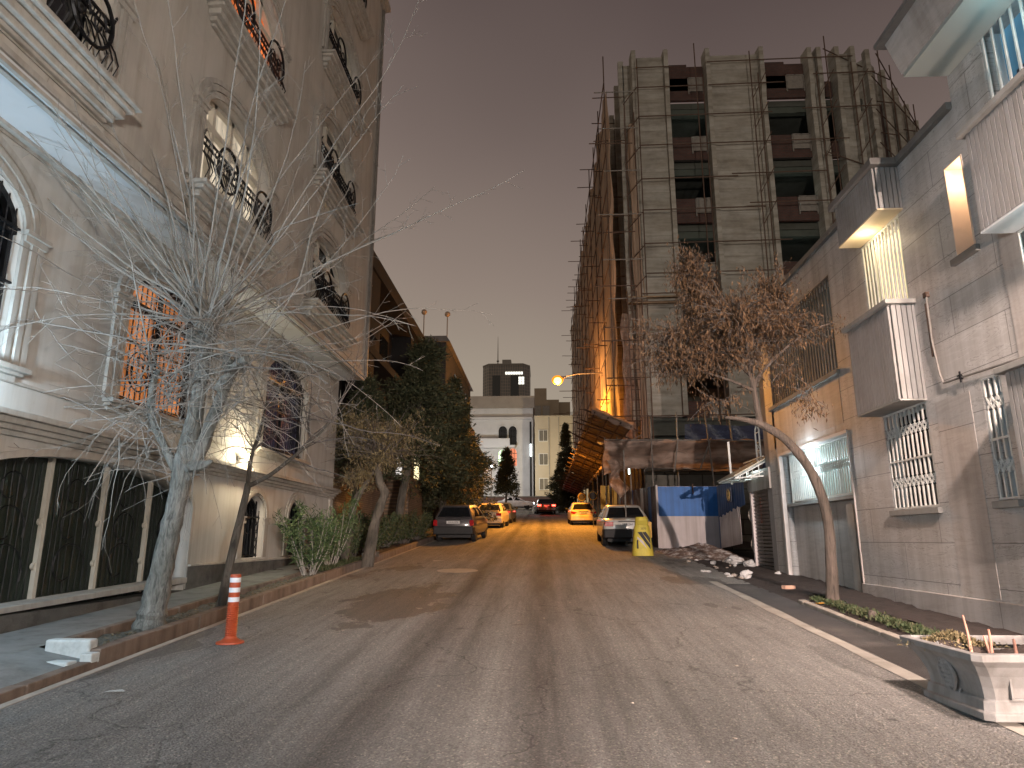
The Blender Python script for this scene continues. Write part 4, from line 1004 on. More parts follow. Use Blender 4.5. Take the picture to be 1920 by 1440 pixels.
b = MB(); b.box(3.82, 23.25, 1.2, 3.88, 23.36, 3.4); b.box(5.86, 23.28, 1.2, 5.91, 23.36, 3.38); b.box(3.86, 23.335, 3.3, 5.9, 23.38, 3.36); under(hb, b.build('frame', M['whitesheet']))
under(hb, MB().box(5.04, 23.26, 3.1, 5.08, 23.3, 3.45).build('bracket', M['rust']))
hs = thing('site_hoarding', 'rusty patched sheet hoarding along the street behind the white parked car', 'hoarding', (3.85, 30, 1.6))
cols_ = ['rustpanel', 'bluedull', 'rustpanel', 'whitesheet', 'rustpanel', 'rustpanel', 'bluedull', 'rustpanel', 'ply', 'rustpanel']
y = 23.4
for i in range(12):
    e = y + .95; corr('panel', (3.84 + r2.uniform(-.03, .03), y), (3.84 + r2.uniform(-.03, .03), e - .03), zr(y) - .1, 3.36 + (y - 23) * .045, zr(e) - .1, 3.36 + (e - 23) * .045, M[cols_[i % 10]], hs, .022, .19, .02); y = e
hr = thing('site_hoarding', 'dull blue and pale corrugated hoarding with a small emblem plate beside the roller shutter', 'hoarding', (XR, 19.5, 1.4))
corr('upper_panel', (XR + .05, 21.2), (XR - .0, 18.25), 2.25, 3.2, 2.5, 3.22, M['bluedull'], hr, .012, .25)
corr('lower_panel', (XR + .03, 21.1), (XR - .02, 18.7), 1.35, 2.25, 1.5, 2.48, M['whitesheet'], hr, .012, .25, .03)
corr('return_panel', (5.93, 23.25), (XR + .05, 21.25), 1.35, 3.3, 1.35, 3.2, M['bluedull'], hr, .01, .3)
under(hr, MB().box(XR - .07, 19.3, 2.62, XR - .05, 19.72, 3.02).build('emblem_plate', mat('dark_navy_plate', (.02, .03, .07), .5)))
b = MB(); b.tube([(XR - .085, 19.51 + .13 * math.cos(t), 2.82 + .15 * math.sin(t)) for t in np.linspace(0, 2 * math.pi, 18)], .012, 4)
b.lathe([(.001, 0), (.05, 0), (.05, .01), (.001, .01)], (XR - .09, 19.51, 2.86), 10, 'x'); b.box(XR - .09, 19.47, 2.72, XR - .075, 19.55, 2.8)
under(hr, b.build('emblem', mat('ochre_emblem', (.5, .33, .12), .6)))
jb = thing('broken_wall', 'crumbling pinkish wall stub between the shutter and the corrugated hoarding', 'wall', (XR, 18, 1))
def jf(u, v):
    return (XR + .12 - .1 * u + .05 * math.sin(v * 19), 18.25 - .35 * u + .06 * math.sin(v * 13) , 1.0 + 2.1 * v)
o = MB().grid(jf, 6, 26).build('rough_face', M['rubble']); o.modifiers.new('t', 'SOLIDIFY').thickness = .15; under(jb, o)

# site clutter behind: yellow boards, hanging discs, blockwork
for i, (x, y, w) in enumerate(((2.95, 32.5, .42), (3.45, 32.7, .3))):
    props(MB().box(x - w / 2, y, 3.0, x + w / 2, y + .06, 4.1).build('barrier_board', mat('amber_board_%d' % i, (.55, .33, .05), .6, .2), bevel=.01), ['wide amber board standing behind the white parked car', 'narrow amber board right of the wide one by the hoarding'][i], 'board', 'amber boards behind the white car')
for i, (x, y, z) in enumerate(((2.6, 45.5, 4.35), (3.0, 41.0, 4.15))):
    t = thing('round_sign', ['small round dark sign above the yellow taxi, the farther one', 'round dark sign on a post between the yellow car and the white car'][i], 'sign', (x, y, z), 0, 'round signs on the scaffolding posts')
    MB().lathe([(.001, 0), (.3, 0), (.3, .04), (.001, .04)], (0, 0, 0), 20, 'y').build('disc', M['black'], t)
    MB().tube([(.24 * math.cos(a), -.01, .24 * math.sin(a)) for a in np.linspace(0, 6.2832, 22)], .025, 4).build('ring', mat('dull_ochre_%d' % i, (.25, .17, .04), .7), t)
    MB().tube([(0, .06, .2), (0, .06, -1.9)], .03, 5).build('post', M['pipe'], t)
bw = thing('block_wall', 'dark blockwork wall inside the building site above the blue hoarding', 'wall', (6, 28, 1.5))
under(bw, MB().box(4.2, 28, 1, 12, 28.3, 4.3).build('blocks', brickmat('grey_blocks', (.2, .19, .16), (.13, .125, .11), (.05, .045, .04), 'X', 1.0, .6, .02)))
under(bw, MB().box(4.2, 27.95, 4.32, 12, 28.35, 4.42).build('beam', M['pipe']))
sb = thing('blue_sheeting', 'dark blue plastic sheeting across the ground floor of the building site', 'sheeting', (9, 31.5, 4))
under(sb, MB().grid(lambda u, v: (6.6 + 6 * u, 31.5 + .2 * math.sin(u * 16 + v * 5), 4.6 + 2.2 * v + .08 * math.sin(u * 12)), 50, 10).build('sheet', tarpmat('navy_sheet', (.03, .035, .07), (2, 2, 5), .4), smooth=True))
point('site_flood', (0, 0, 0), (.55, .7, 1), 30, .1, sb).location = (-3, -1.5, -1.2)

# ------------------------------------------------------------------ street lamp
sl = thing('street_lamp', 'lit orange sodium street lamp on a long arm over the road', 'lamp', (4.4, 40, 2.2))
def sl_(o): return under(sl, o)
LX, LY, LZ = .98, 40.0, 11.1
sl_(MB().tube([(4.4, 40, 2.0), (4.4, 40, 11.5)], [.11, .07], 8).build('post', M['pipe']))
sl_(MB().tube([(4.4, 40, 11.45), (2.2, 40, 11.4), (LX + .2, LY, LZ + .08)], .04, 6).build('arm', M['pipe']))
sl_(MB().ball((LX + .1, LY, LZ + .07), .3, 8, (1.3, .6, .35)).build('housing', M['pipe'], smooth=True))
sl_(MB().ball((LX, LY, LZ - .08), .33, 10, (1.1, .9, .9)).build('lit_bowl', emat('lit_orange_bowl', (1.0, .36, .015), 1.0), smooth=True))  # bowl glows orange to give the bulb a halo
sl_(MB().ball((LX, LY - .19, LZ - .14), .22, 8, (1.1, .9, .85)).build('bulb', emat('lit_sodium_bulb', (1.0, .7, .25), 3), smooth=True))
sod = spot('sodium_light', (LX, LY, LZ - .62), (LX + .2, LY - 1, 0), (1.0, .36, .03), 10500, 165, .35, .2); under(sl, sod)
sl_(point('sodium_glow', (LX, LY, LZ - .62), (1.0, .45, .12), 1900, .2))

# ------------------------------------------------------------------ vegetation
class TB:
    """fast collector of thin tapered twigs"""
    def __init__(s): s.v = []; s.f = []; s.n = 0
    def tw(s, P, r0, r1, k=3):
        m = len(P); t = P[-1] - P[0]; t = t / (np.linalg.norm(t) + 1e-9)
        a = np.cross(t, [0, 0, 1.0]); 
        if np.linalg.norm(a) < 1e-3: a = np.array([1.0, 0, 0])
        a /= np.linalg.norm(a); b = np.cross(t, a)
        rs = np.linspace(r0, r1, m)[:, None, None]; w = np.arange(k) * 2 * math.pi / k
        off = np.cos(w)[None, :, None] * a + np.sin(w)[None, :, None] * b
        V = P[:, None, :] + off * rs; s.v.append(V.reshape(-1, 3))
        i = np.arange(m - 1)[:, None] * k; j = np.arange(k)[None, :]; j2 = (j + 1) % k
        s.f.append(np.stack([i + j, i + j2, i + k + j2, i + k + j], -1).reshape(-1, 4) + s.n); s.n += m * k
    def build(s, name, m, parent=None):
        return fastmesh(name, np.concatenate(s.v), np.concatenate(s.f), m, parent)
def unit(v): return v / (np.linalg.norm(v) + 1e-9)
def shoot(rg, p, d, L, n=8, grav=-.1, wig=.05):
    P = [np.array(p, float)]; d = unit(np.array(d, float)); st = L / n
    for i in range(n):
        d = unit(d + np.array([0, 0, grav * (i + 1) / n]) + rg.normal(0, wig, 3)); P.append(P[-1] + d * st)
    return np.array(P)
def twiggy(tb, rg, P, r0, sp=.28, ln=.5, ang=.8, rmin=.0028, lvl=1, grav=.02, skip=.15):
    L = np.linalg.norm(np.diff(P, axis=0), axis=1).sum(); n = int(L / sp); side = 1
    for i in range(n):
        t = skip + (1 - skip) * (i + rg.rand() * .6) / max(1, n); q = t * (len(P) - 1); k = min(int(q), len(P) - 2); f = q - k
        p = P[k] * (1 - f) + P[k + 1] * f; d = unit(P[k + 1] - P[k])
        o = unit(np.cross(d, rg.normal(0, 1, 3))); dd = unit(d * math.cos(ang) + o * math.sin(ang) * side); side = -side
        l_ = ln * rg.uniform(.35, 1.1) * (1 - .5 * t)
        Q = shoot(rg, p, dd, l_, 3, grav, .09); tb.tw(Q, max(rmin * 1.3, r0 * .35 * (1 - t)), rmin * .8, 3)
        if lvl > 0: twiggy(tb, rg, Q, rmin * 1.5, sp * .7, ln * .35, ang, rmin * .9, lvl - 1, grav, .3)

# large bare tree
rg = np.random.RandomState(12)
bt_ = thing('bare_tree', 'large bare pollarded tree with a pale forked trunk and a burst of white twigs', 'tree', (-4.75, 8.4, .6))
def T(b, root): return under(root, b)
def limb(mb, pts, rs, n=14, lump=.0, sub=4, rg_=rg):
    P = []; Q = []
    for i in range(len(pts) - 1):
        for k in range(sub):
            t = k / sub; P.append(Vector(pts[i]).lerp(Vector(pts[i + 1]), t)); Q.append(rs[i] * (1 - t) + rs[i + 1] * t)
    P.append(Vector(pts[-1])); Q.append(rs[-1])
    for _ in range(2): P = [P[0]] + [(P[i - 1] + P[i] * 2 + P[i + 1]) / 4 for i in range(1, len(P) - 1)] + [P[-1]]
    Q = [q * (1 + rg_.uniform(-lump, lump)) for q in Q]; k0 = len(mb.v); mb.tube(P, Q, n)
    if lump:
        for i in range(k0, len(mb.v)):
            v = mb.v[i]; a = 1 + lump * .8 * math.sin(i * 2.7 + v[2] * 5); c = P[min(len(P) - 1, (i - k0) // n)]
            mb.v[i] = (c.x + (v[0] - c.x) * a, c.y + (v[1] - c.y) * a, c.z + (v[2] - c.z) * a)
b = MB()
limb(b, [(-4.76, 8.4, .38), (-4.74, 8.4, .62), (-4.70, 8.4, .95), (-4.63, 8.4, 1.6), (-4.56, 8.4, 2.2), (-4.52, 8.4, 2.6), (-4.46, 8.4, 3.1), (-4.43, 8.4, 3.7), (-4.42, 8.4, 4.2), (-4.44, 8.4, 4.5)], [.25, .17, .14, .12, .115, .13, .095, .085, .115, .08], 20, .08, 6)
limb(b, [(-4.50, 8.4, 2.35), (-4.38, 8.42, 2.62), (-4.28, 8.45, 3.0), (-4.17, 8.5, 3.5), (-4.0, 8.55, 4.0)], [.10, .09, .08, .07, .055], 12, .08, 4)
limb(b, [(-4.6, 8.4, 2.4), (-4.78, 8.35, 2.75), (-4.98, 8.3, 3.1), (-5.02, 8.3, 3.5), (-4.95, 8.3, 3.75)], [.055, .05, .045, .04, .03], 10, .1, 4)
limb(b, [(-4.50, 8.38, 2.5), (-4.25, 8.32, 2.5), (-4.12, 8.3, 2.56)], [.09, .06, .02], 8, .15, 3)
limb(b, [(-4.2, 8.4, 3.5), (-3.95, 8.3, 3.8), (-3.75, 8.2, 3.85)], [.06, .055, .05], 9, .1, 3)
for q in range(9):
    p = np.array([-4.44, 8.4, 4.2]) + rg.normal(0, .1, 3); b.ball(tuple(p), rg.uniform(.05, .1), 6)
for q in range(6):
    p = np.array([-4.05, 8.5, 3.85]) + rg.normal(0, .07, 3); b.ball(tuple(p), rg.uniform(.04, .07), 6)
T(b.build('trunk', M['barkgrey'], smooth=True), bt_)
tb = TB()
def radial(az, el): return [math.cos(el) * math.cos(az), math.cos(el) * math.sin(az), math.sin(el)]
H = [np.array([-4.44, 8.4, 4.4]), np.array([-4.05, 8.5, 3.9]), np.array([-4.95, 8.3, 3.65]), np.array([-3.8, 8.25, 3.85])]
for i in range(50):     # long straight upright shoots
    az = rg.uniform(0, 6.283); el = R(rg.uniform(24, 82)); L = rg.uniform(3.2, 6.3) * (.72 + .28 * math.sin(el))
    d = radial(az, el); P = shoot(rg, H[0] + rg.normal(0, .08, 3), d, L, 13, rg.uniform(-.03, .07), .06)
    tb.tw(P, rg.uniform(.009, .019), .003, 5); twiggy(tb, rg, P, .009, .27, .7, .75, .0024, 1, .03)
for i in range(78):     # spreading and drooping shoots
    h = H[rg.choice(4, p=[.45, .25, .18, .12])]; az = rg.uniform(0, 6.283); el = R(rg.uniform(-16, 42)); L = rg.uniform(1.6, 4.4)
    P = shoot(rg, h + rg.normal(0, .09, 3), radial(az, el), L, 13, rg.uniform(-.16, .12), .085)
    P[:, 0] = np.maximum(P[:, 0], -5.9)
    tb.tw(P, rg.uniform(.007, .014), .003, 4); twiggy(tb, rg, P, .008, .34, .6, .8, .0024, 1, .0)
for i in range(240):    # short curling shoots
    h = H[rg.choice(4, p=[.35, .25, .28, .12])] + np.array([0, 0, -rg.rand() * .8]); az = rg.uniform(0, 6.283); el = R(rg.uniform(-60, 40)); L = rg.uniform(.6, 2.3)
    P = shoot(rg, h + rg.normal(0, .12, 3), radial(az, el), L, 10, rg.uniform(-.45, .42), .15)
    tb.tw(P, rg.uniform(.004, .009), .0026, 3)
    if i % 3 == 0: twiggy(tb, rg, P, .004, .3, .3, .8, .0024, 0, 0)
for i in range(24):     # thin whips low on the trunk
    z = rg.uniform(2.3, 3.2); p = np.array([-4.5 + rg.normal(0, .1), 8.35, z]); P = shoot(rg, p, radial(rg.uniform(0, 6.28), R(rg.uniform(-25, 25))), rg.uniform(.4, 1.3), 6, rg.uniform(-.2, .1), .1); tb.tw(P, .006, .003, 3)
T(tb.build('crown', M['twig']), bt_)

def leafcards(name, C, D, L, W, m, parent=None, rs=None, curl=.3):
    """many small leaves: centres C, directions D, lengths L, widths W"""
    rs = rs or np.random.RandomState(4); n = len(C); D = D / (np.linalg.norm(D, axis=1)[:, None] + 1e-9)
    s = rs.normal(0, 1, (n, 3)); S = np.cross(D, s); S /= np.linalg.norm(S, axis=1)[:, None] + 1e-9; L = np.asarray(L).reshape(-1, 1) * np.ones((n, 1)); W = np.asarray(W).reshape(-1, 1) * np.ones((n, 1))
    N = np.cross(D, S)
    V = np.stack([C, C + D * L * .5 + S * W * .5 + N * L * curl * .2, C + D * L, C + D * L * .5 - S * W * .5 + N * L * curl * .2], 1).reshape(-1, 3)
    return fastmesh(name, V, np.arange(n * 4).reshape(-1, 4), m, parent)

# thin bare tree behind it
rg = np.random.RandomState(31)
t2 = thing('bare_tree', 'thin dark bare tree leaning to the right beside the lit wall lamp', 'tree', (-4.6, 9.8, .7))
b = MB(); limb(b, [(-4.56, 9.8, .45), (-4.5, 9.8, 1.0), (-4.42, 9.8, 1.6), (-4.32, 9.8, 2.2), (-4.3, 9.8, 2.4)], [.075, .062, .058, .05, .045], 9, .03, 3, rg)
limb(b, [(-4.3, 9.8, 2.38), (-4.3, 9.8, 2.8), (-4.2, 9.8, 3.1), (-4.12, 9.8, 3.6)], [.035, .03, .024, .018], 7, .03, 3, rg)
limb(b, [(-4.31, 9.8, 2.36), (-4.0, 9.8, 2.5), (-3.7, 9.8, 2.75), (-3.4, 9.8, 3.0), (-3.1, 9.8, 3.35)], [.035, .03, .027, .02, .014], 7, .03, 3, rg)
T(b.build('trunk', M['barkdark'], smooth=True), t2)
tb = TB()
for p, ds in (((-4.12, 9.8, 3.5), 9), ((-3.1, 9.8, 3.3), 7), ((-3.7, 9.8, 2.75), 5), ((-4.25, 9.8, 2.9), 6), ((-3.4, 9.8, 3.0), 4)):
    for i in range(ds):
        P = shoot(rg, p, radial(rg.choice([0, math.pi]) + rg.normal(0, .7), R(rg.uniform(-10, 75))), rg.uniform(.7, 1.7), 8, rg.uniform(-.12, .12), .09); tb.tw(P, .011, .003, 4); twiggy(tb, rg, P, .006, .25, .35, .8, .003, 0, -.03)
T(tb.build('crown', M['twigdark']), t2)

# curved tree with dry brown pods on the right
rg = np.random.RandomState(8)
t3 = thing('brown_leaved_tree', 'curved leaning tree on the right with hanging dry brown leaves over the pavement', 'tree', (4.35, 10.9, .7))
b = MB(); limb(b, [(4.37, 10.9, .5), (4.36, 10.9, .75), (4.40, 10.9, 1.3), (4.42, 10.9, 1.9), (4.33, 10.9, 2.4), (4.15, 10.9, 2.82), (3.85, 10.9, 3.2), (3.5, 10.9, 3.42), (3.2, 10.9, 3.5), (2.95, 10.9, 3.52)], [.125, .1, .082, .076, .076, .072, .068, .06, .04, .02], 12, .05, 4, rg)
limb(b, [(3.5, 10.9, 3.42), (3.46, 10.9, 3.8), (3.42, 10.9, 4.3), (3.3, 10.9, 4.9), (3.1, 10.9, 5.4), (2.9, 10.9, 5.9)], [.048, .043, .038, .03, .022, .012], 9, .04, 3, rg)
for pts in ([(3.42, 10.9, 4.2), (3.1, 10.8, 4.5), (2.6, 10.7, 4.8), (2.0, 10.6, 4.95)], [(3.4, 10.9, 4.35), (3.7, 11, 4.8), (3.9, 11.1, 5.4), (4.0, 11.1, 6.0)], [(3.35, 10.9, 4.6), (2.9, 11.3, 5.0), (2.6, 11.5, 5.5), (2.5, 11.6, 6.1)], [(3.45, 10.9, 4.1), (3.8, 10.8, 4.5), (4.3, 10.7, 4.9), (4.7, 10.6, 5.0)], [(3.4, 10.9, 4.3), (3.2, 10.3, 4.7), (3.0, 9.9, 5.1)], [(3.45, 10.9, 3.95), (3.1, 10.8, 4.1), (2.5, 10.8, 4.3)], [(3.45, 10.9, 4.0), (3.62, 10.9, 4.3), (3.75, 10.9, 4.4)]):
    limb(b, pts, list(np.linspace(.03, .012, len(pts))), 6, .03, 3, rg)
T(b.build('trunk', M['barkbrown'], smooth=True), t3)
tb = TB(); C = []; D = []
def pods(tb, rg, seeds, nL, hang=.9):
    for (c, r_) in seeds:
        for i in range(nL):
            p = np.array(c) + rg.normal(0, 1, 3) * np.array(r_) * .6; base = np.array(c) * .6 + p * .4
            P = shoot(rg, base, p - base + rg.normal(0, .05, 3), np.linalg.norm(p - base) + .15, 4, -.15, .1); tb.tw(P, .006, .003, 3)
            for k in range(rg.randint(8, 20)):
                q = P[rg.randint(1, len(P))] + rg.normal(0, .05, 3); C.append(q); D.append([rg.normal(0, .35), rg.normal(0, .35), -hang + rg.normal(0, .3)])
pods(tb, rg, [((3.0, 10.8, 4.75), (.9, .5, .3)), ((3.1, 10.8, 5.05), (.7, .5, .32)), ((2.4, 10.7, 4.85), (.6, .4, .22)), ((3.9, 10.8, 5.0), (.6, .5, .26)), ((2.75, 11.3, 5.7), (.35, .3, .35)), ((2.6, 11.2, 6.2), (.22, .2, .28)), ((3.95, 11.1, 5.7), (.25, .25, .36)), ((3.0, 10.2, 5.0), (.5, .4, .3)),
               ((2.2, 10.7, 4.45), (.5, .35, .22)), ((2.7, 10.7, 4.55), (.5, .4, .25)), ((3.3, 11.4, 5.4), (.5, .4, .28))], 125)
pods(tb, rg, [((2.85, 10.8, 3.75), (.28, .2, .14)), ((4.0, 10.8, 4.3), (.35, .3, .3)), ((1.75, 10.7, 4.8), (.2, .2, .25)), ((4.3, 10.7, 3.75), (.25, .2, .12))], 16)
C = np.array(C); D = np.array(D)
cr3 = leafcards('crown', C, D, np.random.RandomState(1).uniform(.045, .12, len(C)), np.random.RandomState(2).uniform(.010, .026, len(C)), M['leafbrown']); T(cr3, t3)
T(tb.build('twigs', M['twigdark']), t3)

# crowns with needle sprays
def conifer(name, label, base, H_, prof, m, seed, n=260, per=60, L=.16, W=.05, trunk=.16, z0=.15, droop=.15, group=None, cat='tree', squash=1.0, lean=(0, 0)):
    rs = np.random.RandomState(seed); root = thing(name, label, cat, base, 0, group)
    bx = MB(); limb(bx, [(0, 0, -.3), (lean[0] * .3, lean[1] * .3, H_ * .3), (lean[0], lean[1], H_ * .92)], [trunk, trunk * .75, .02], 9, .05, 4, rs)
    bx.build('trunk', M['barkdark'], root, smooth=True)
    tb = TB(); C = []; D = []
    for i in range(n):
        t = z0 + (1 - z0) * rs.rand() ** .9; r_ = prof(t) * rs.uniform(.55, 1.12); az = rs.uniform(0, 6.283)
        p = np.array([lean[0] * t, lean[1] * t, H_ * t]); d = np.array([math.cos(az), math.sin(az) * squash, rs.uniform(-.1, .55) - droop])
        P = shoot(rs, p, d, r_, 5, -droop * .3, .12); tb.tw(P, .03 * (1 - t * .6), .006, 3)
        k = int(per * (.4 + r_ / max(.3, prof(.4)))); ts = 1 - rs.rand(k) ** 1.6 * .75; q = ts * (len(P) - 1); ki = np.minimum(q.astype(int), len(P) - 2); f = (q - ki)[:, None]
        c = P[ki] * (1 - f) + P[ki + 1] * f; sig = .09 + .10 * r_ * (1.1 - ts)[:, None]
        C.append(c + rs.normal(0, 1, (k, 3)) * sig); D.append(unit(P[-1] - P[0])[None] * .8 + rs.normal(0, .55, (k, 3)) + np.array([0, 0, .15]))
    C = np.concatenate(C); D = np.concatenate(D)
    leafcards('crown', C, D, rs.uniform(L * .6, L * 1.3, len(C)), rs.uniform(W * .6, W * 1.2, len(C)), m, root, rs)
    tb.build('branches', M['barkdark'], root)
    return root
conifer('conifer_tree', 'tall dark conifer with a bare lower trunk in front of the dark gabled block', (-5.3, 24.5, 1.4), 7.6, lambda t: 3.0 * (max(0, 1 - t) ** .55) * (.75 + .25 * math.sin(t * 21)), M['conifer'], 3, 360, 85, .17, .055, .2, .36, lean=(1.0, .4))
conifer('conifer_tree', 'wide dark conifer reaching over the parked cars, its right edge lit orange', (-4.7, 31.5, 1.7), 7.6, lambda t: 2.7 * min(1, (1 - t) * 1.35 + .06) * (.8 + .2 * math.sin(t * 17)), M['conifer'], 4, 420, 85, .19, .06, .2, .2, lean=(.4, 1))
conifer('conifer_tree', 'dark conifer tucked behind the wide one beyond the parked cars', (-5.0, 39, 2.2), 7.5, lambda t: 2.3 * min(1, (1 - t) * 1.5 + .05), M['conifer'], 5, 220, 70, .22, .07, .2, .1)
conifer('conifer_tree', 'small pointed conifer below the arched windows of the far white building', (-3.3, 62, 3.5), 6.2, lambda t: 1.5 * (1 - t) ** .8 + .1, M['conifer'], 6, 170, 60, .25, .08, .12, .36)
conifer('cypress_tree', 'tall narrow cypress at the far end behind the catch platform', (2.55, 72, 4.1), 9.6, lambda t: .85 * min(1, (1 - t) * 2.2 + .1), M['conifer'], 7, 240, 50, .26, .08, .15, .03, 0)
conifer('cypress_tree', 'lower broad cypress beside the tall one at the end of the street', (2.0, 76, 4.3), 5.4, lambda t: 1.5 * min(1, (1 - t) * 1.6 + .1), M['conifer'], 8, 200, 50, .26, .08, .15, .03, 0)
conifer('conifer_tree', 'dark evergreen filling the gap between the villa corner and the tall conifer', (-6.0, 21.2, 1.2), 5.6, lambda t: 1.7 * min(1, (1 - t) * 1.6 + .1), M['conifer'], 12, 200, 70, .14, .045, .14, .42, lean=(.3, .4))
# bent tree with dry fine foliage
rg = np.random.RandomState(18)
t4 = thing('bent_tree', 'crooked tree with dry straw coloured fine foliage at the kerb before the brick wall', 'tree', (-4.25, 16.9, 1.0))
b = MB(); limb(b, [(-4.3, 16.9, .9), (-4.22, 16.9, 1.4), (-4.15, 16.9, 2.0), (-4.0, 16.9, 2.5), (-3.9, 16.9, 2.75), (-4.08, 16.9, 3.0), (-4.12, 16.9, 3.4), (-4.1, 16.9, 3.8)], [.17, .14, .12, .11, .105, .1, .09, .06], 11, .06, 4, rg)
limb(b, [(-4.95, 17.2, .9), (-4.85, 17.2, 1.9), (-4.75, 17.1, 2.5), (-4.45, 17, 2.95), (-4.2, 17, 3.4)], [.1, .09, .09, .07, .05], 9, .06, 4, rg)
T(b.build('trunk', M['barkdark'], smooth=True), t4)
tb = TB(); C = []; D = []
pods(tb, rg, [((-4.2, 16.9, 4.1), (.8, .6, .35)), ((-3.5, 16.8, 4.2), (.6, .5, .4)), ((-4.7, 16.9, 4.5), (.55, .5, .35)), ((-4.1, 16.8, 3.6), (.5, .4, .25)), ((-4.6, 17, 3.2), (.3, .3, .25))], 70, .5)
for i in range(90):
    P = shoot(rg, (-4.1 + rg.normal(0, .15), 16.9, 3.7), radial(rg.uniform(0, 6.28), R(rg.uniform(-10, 70))), rg.uniform(.7, 1.7), 6, -.08, .1); tb.tw(P, .012, .004, 3)
C = np.array(C); D = np.array(D)
T(leafcards('crown', C, D, .11, .018, M['drygrass']), t4); T(tb.build('twigs', M['twigdark']), t4)

def bush(name, label, base, size, m, seed, stems=14, n=900, L=.17, W=.03, up=.5, group=None, cat='bush', stemm='twigdark'):
    rs = np.random.RandomState(seed); root = thing(name, label, cat, base, 0, group); tb = TB(); C = []; D = []
    for i in range(stems):
        az = rs.uniform(0, 6.28); e = np.array([math.cos(az) * size[0] * rs.uniform(.2, .9), math.sin(az) * size[1] * rs.uniform(.2, .9), size[2] * rs.uniform(.55, 1)])
        P = shoot(rs, (rs.normal(0, .06), rs.normal(0, .06), -.05), e, np.linalg.norm(e), 6, .04, .08); tb.tw(P, .014, .005, 4)
        k = n // stems; ts = 1 - rs.rand(k) ** 1.3 * .7; q = ts * (len(P) - 1); ki = np.minimum(q.astype(int), len(P) - 2); f = (q - ki)[:, None]
        c = P[ki] * (1 - f) + P[ki + 1] * f + rs.normal(0, .05, (k, 3)) * np.array(size); C.append(c)
        D.append(rs.normal(0, .7, (k, 3)) + np.array([0, 0, up]))
    C = np.concatenate(C); D = np.concatenate(D)
    leafcards('leaves', C, D, rs.uniform(L * .5, L * 1.2, len(C)), rs.uniform(W * .6, W * 1.2, len(C)), m, root, rs)
    tb.build('stems', M[stemm], root); return root
bush('oleander_bush', 'leafy green oleander with pale bare stems in the kerb bed by the arched basement windows', (-4.75, 14.1, .85), (.75, .6, 1.45), M['oleander'], 2, 16, 1700, .17, .026, .35, 'green shrubs in the kerb bed', stemm='twig')
bush('oleander_bush', 'taller green oleander against the brick wall right of the first one', (-4.85, 15.7, .95), (.8, .6, 1.7), M['oleander'], 3, 16, 1700, .17, .026, .35, 'green shrubs in the kerb bed', stemm='twig')
lab = ['low reddish dark hedge bush just right of the crooked trunk', 'dark green hedge bush in front of the lit brick wall', 'hedge bush under the tall conifer', 'dark hedge bush next to the dark hatchback', 'last hedge bush beside the dark hatchback bonnet']
for i, (x, y, w, h) in enumerate(((-5.3, 18.6, 1.0, 1.0), (-5.2, 20.4, 1.0, 1.25), (-5.1, 22.3, 1.0, 1.2), (-4.9, 24.3, .9, 1.1), (-4.9, 26.6, 1.0, 1.2))):
    bush('hedge_bush', lab[i], (x, y, zr(y) + .05), (w, .9, h), M['hedge'], 20 + i, 30, 4200, .07, .04, .2, 'hedge bushes along the kerb')
rs = np.random.RandomState(3)   # low plants
n_ = 2600; yy = rs.uniform(14.8, 17.8, n_); C = np.stack([rs.uniform(-4.9, -4.56, n_), yy, .057 * yy + .09], 1)
stuff(leafcards('ground_cover', C, rs.normal(0, .6, (n_, 3)) + [0, 0, .9], .11, .014, M['grass']), 'green ground cover in the left kerb bed', 'ground cover')
n_ = 3800; yy = rs.uniform(7.6, 11.25, n_); C = np.stack([rs.normal(4.27, .07, n_), yy, np.maximum(.25 + .042 * yy, .057 * yy) * 1.0 - .03 + rs.uniform(0, .03, n_)], 1)
stuff(leafcards('weeds', C, rs.normal(0, .7, (n_, 3)) + [0, 0, .6], .055, .02, M['grass']), 'low green weeds in the right kerb bed', 'weeds')
n_ = 420; yy = rs.uniform(7.2, 14, n_); C = np.stack([rs.uniform(-4.9, -4.55, n_), yy, .057 * yy + .10], 1)
stuff(leafcards('dead_leaves', C, rs.normal(0, 1, (n_, 3)) * [1, 1, .25], .05, .02, M['litterleaf']), 'scattered dead leaves on the left soil', 'leaves')

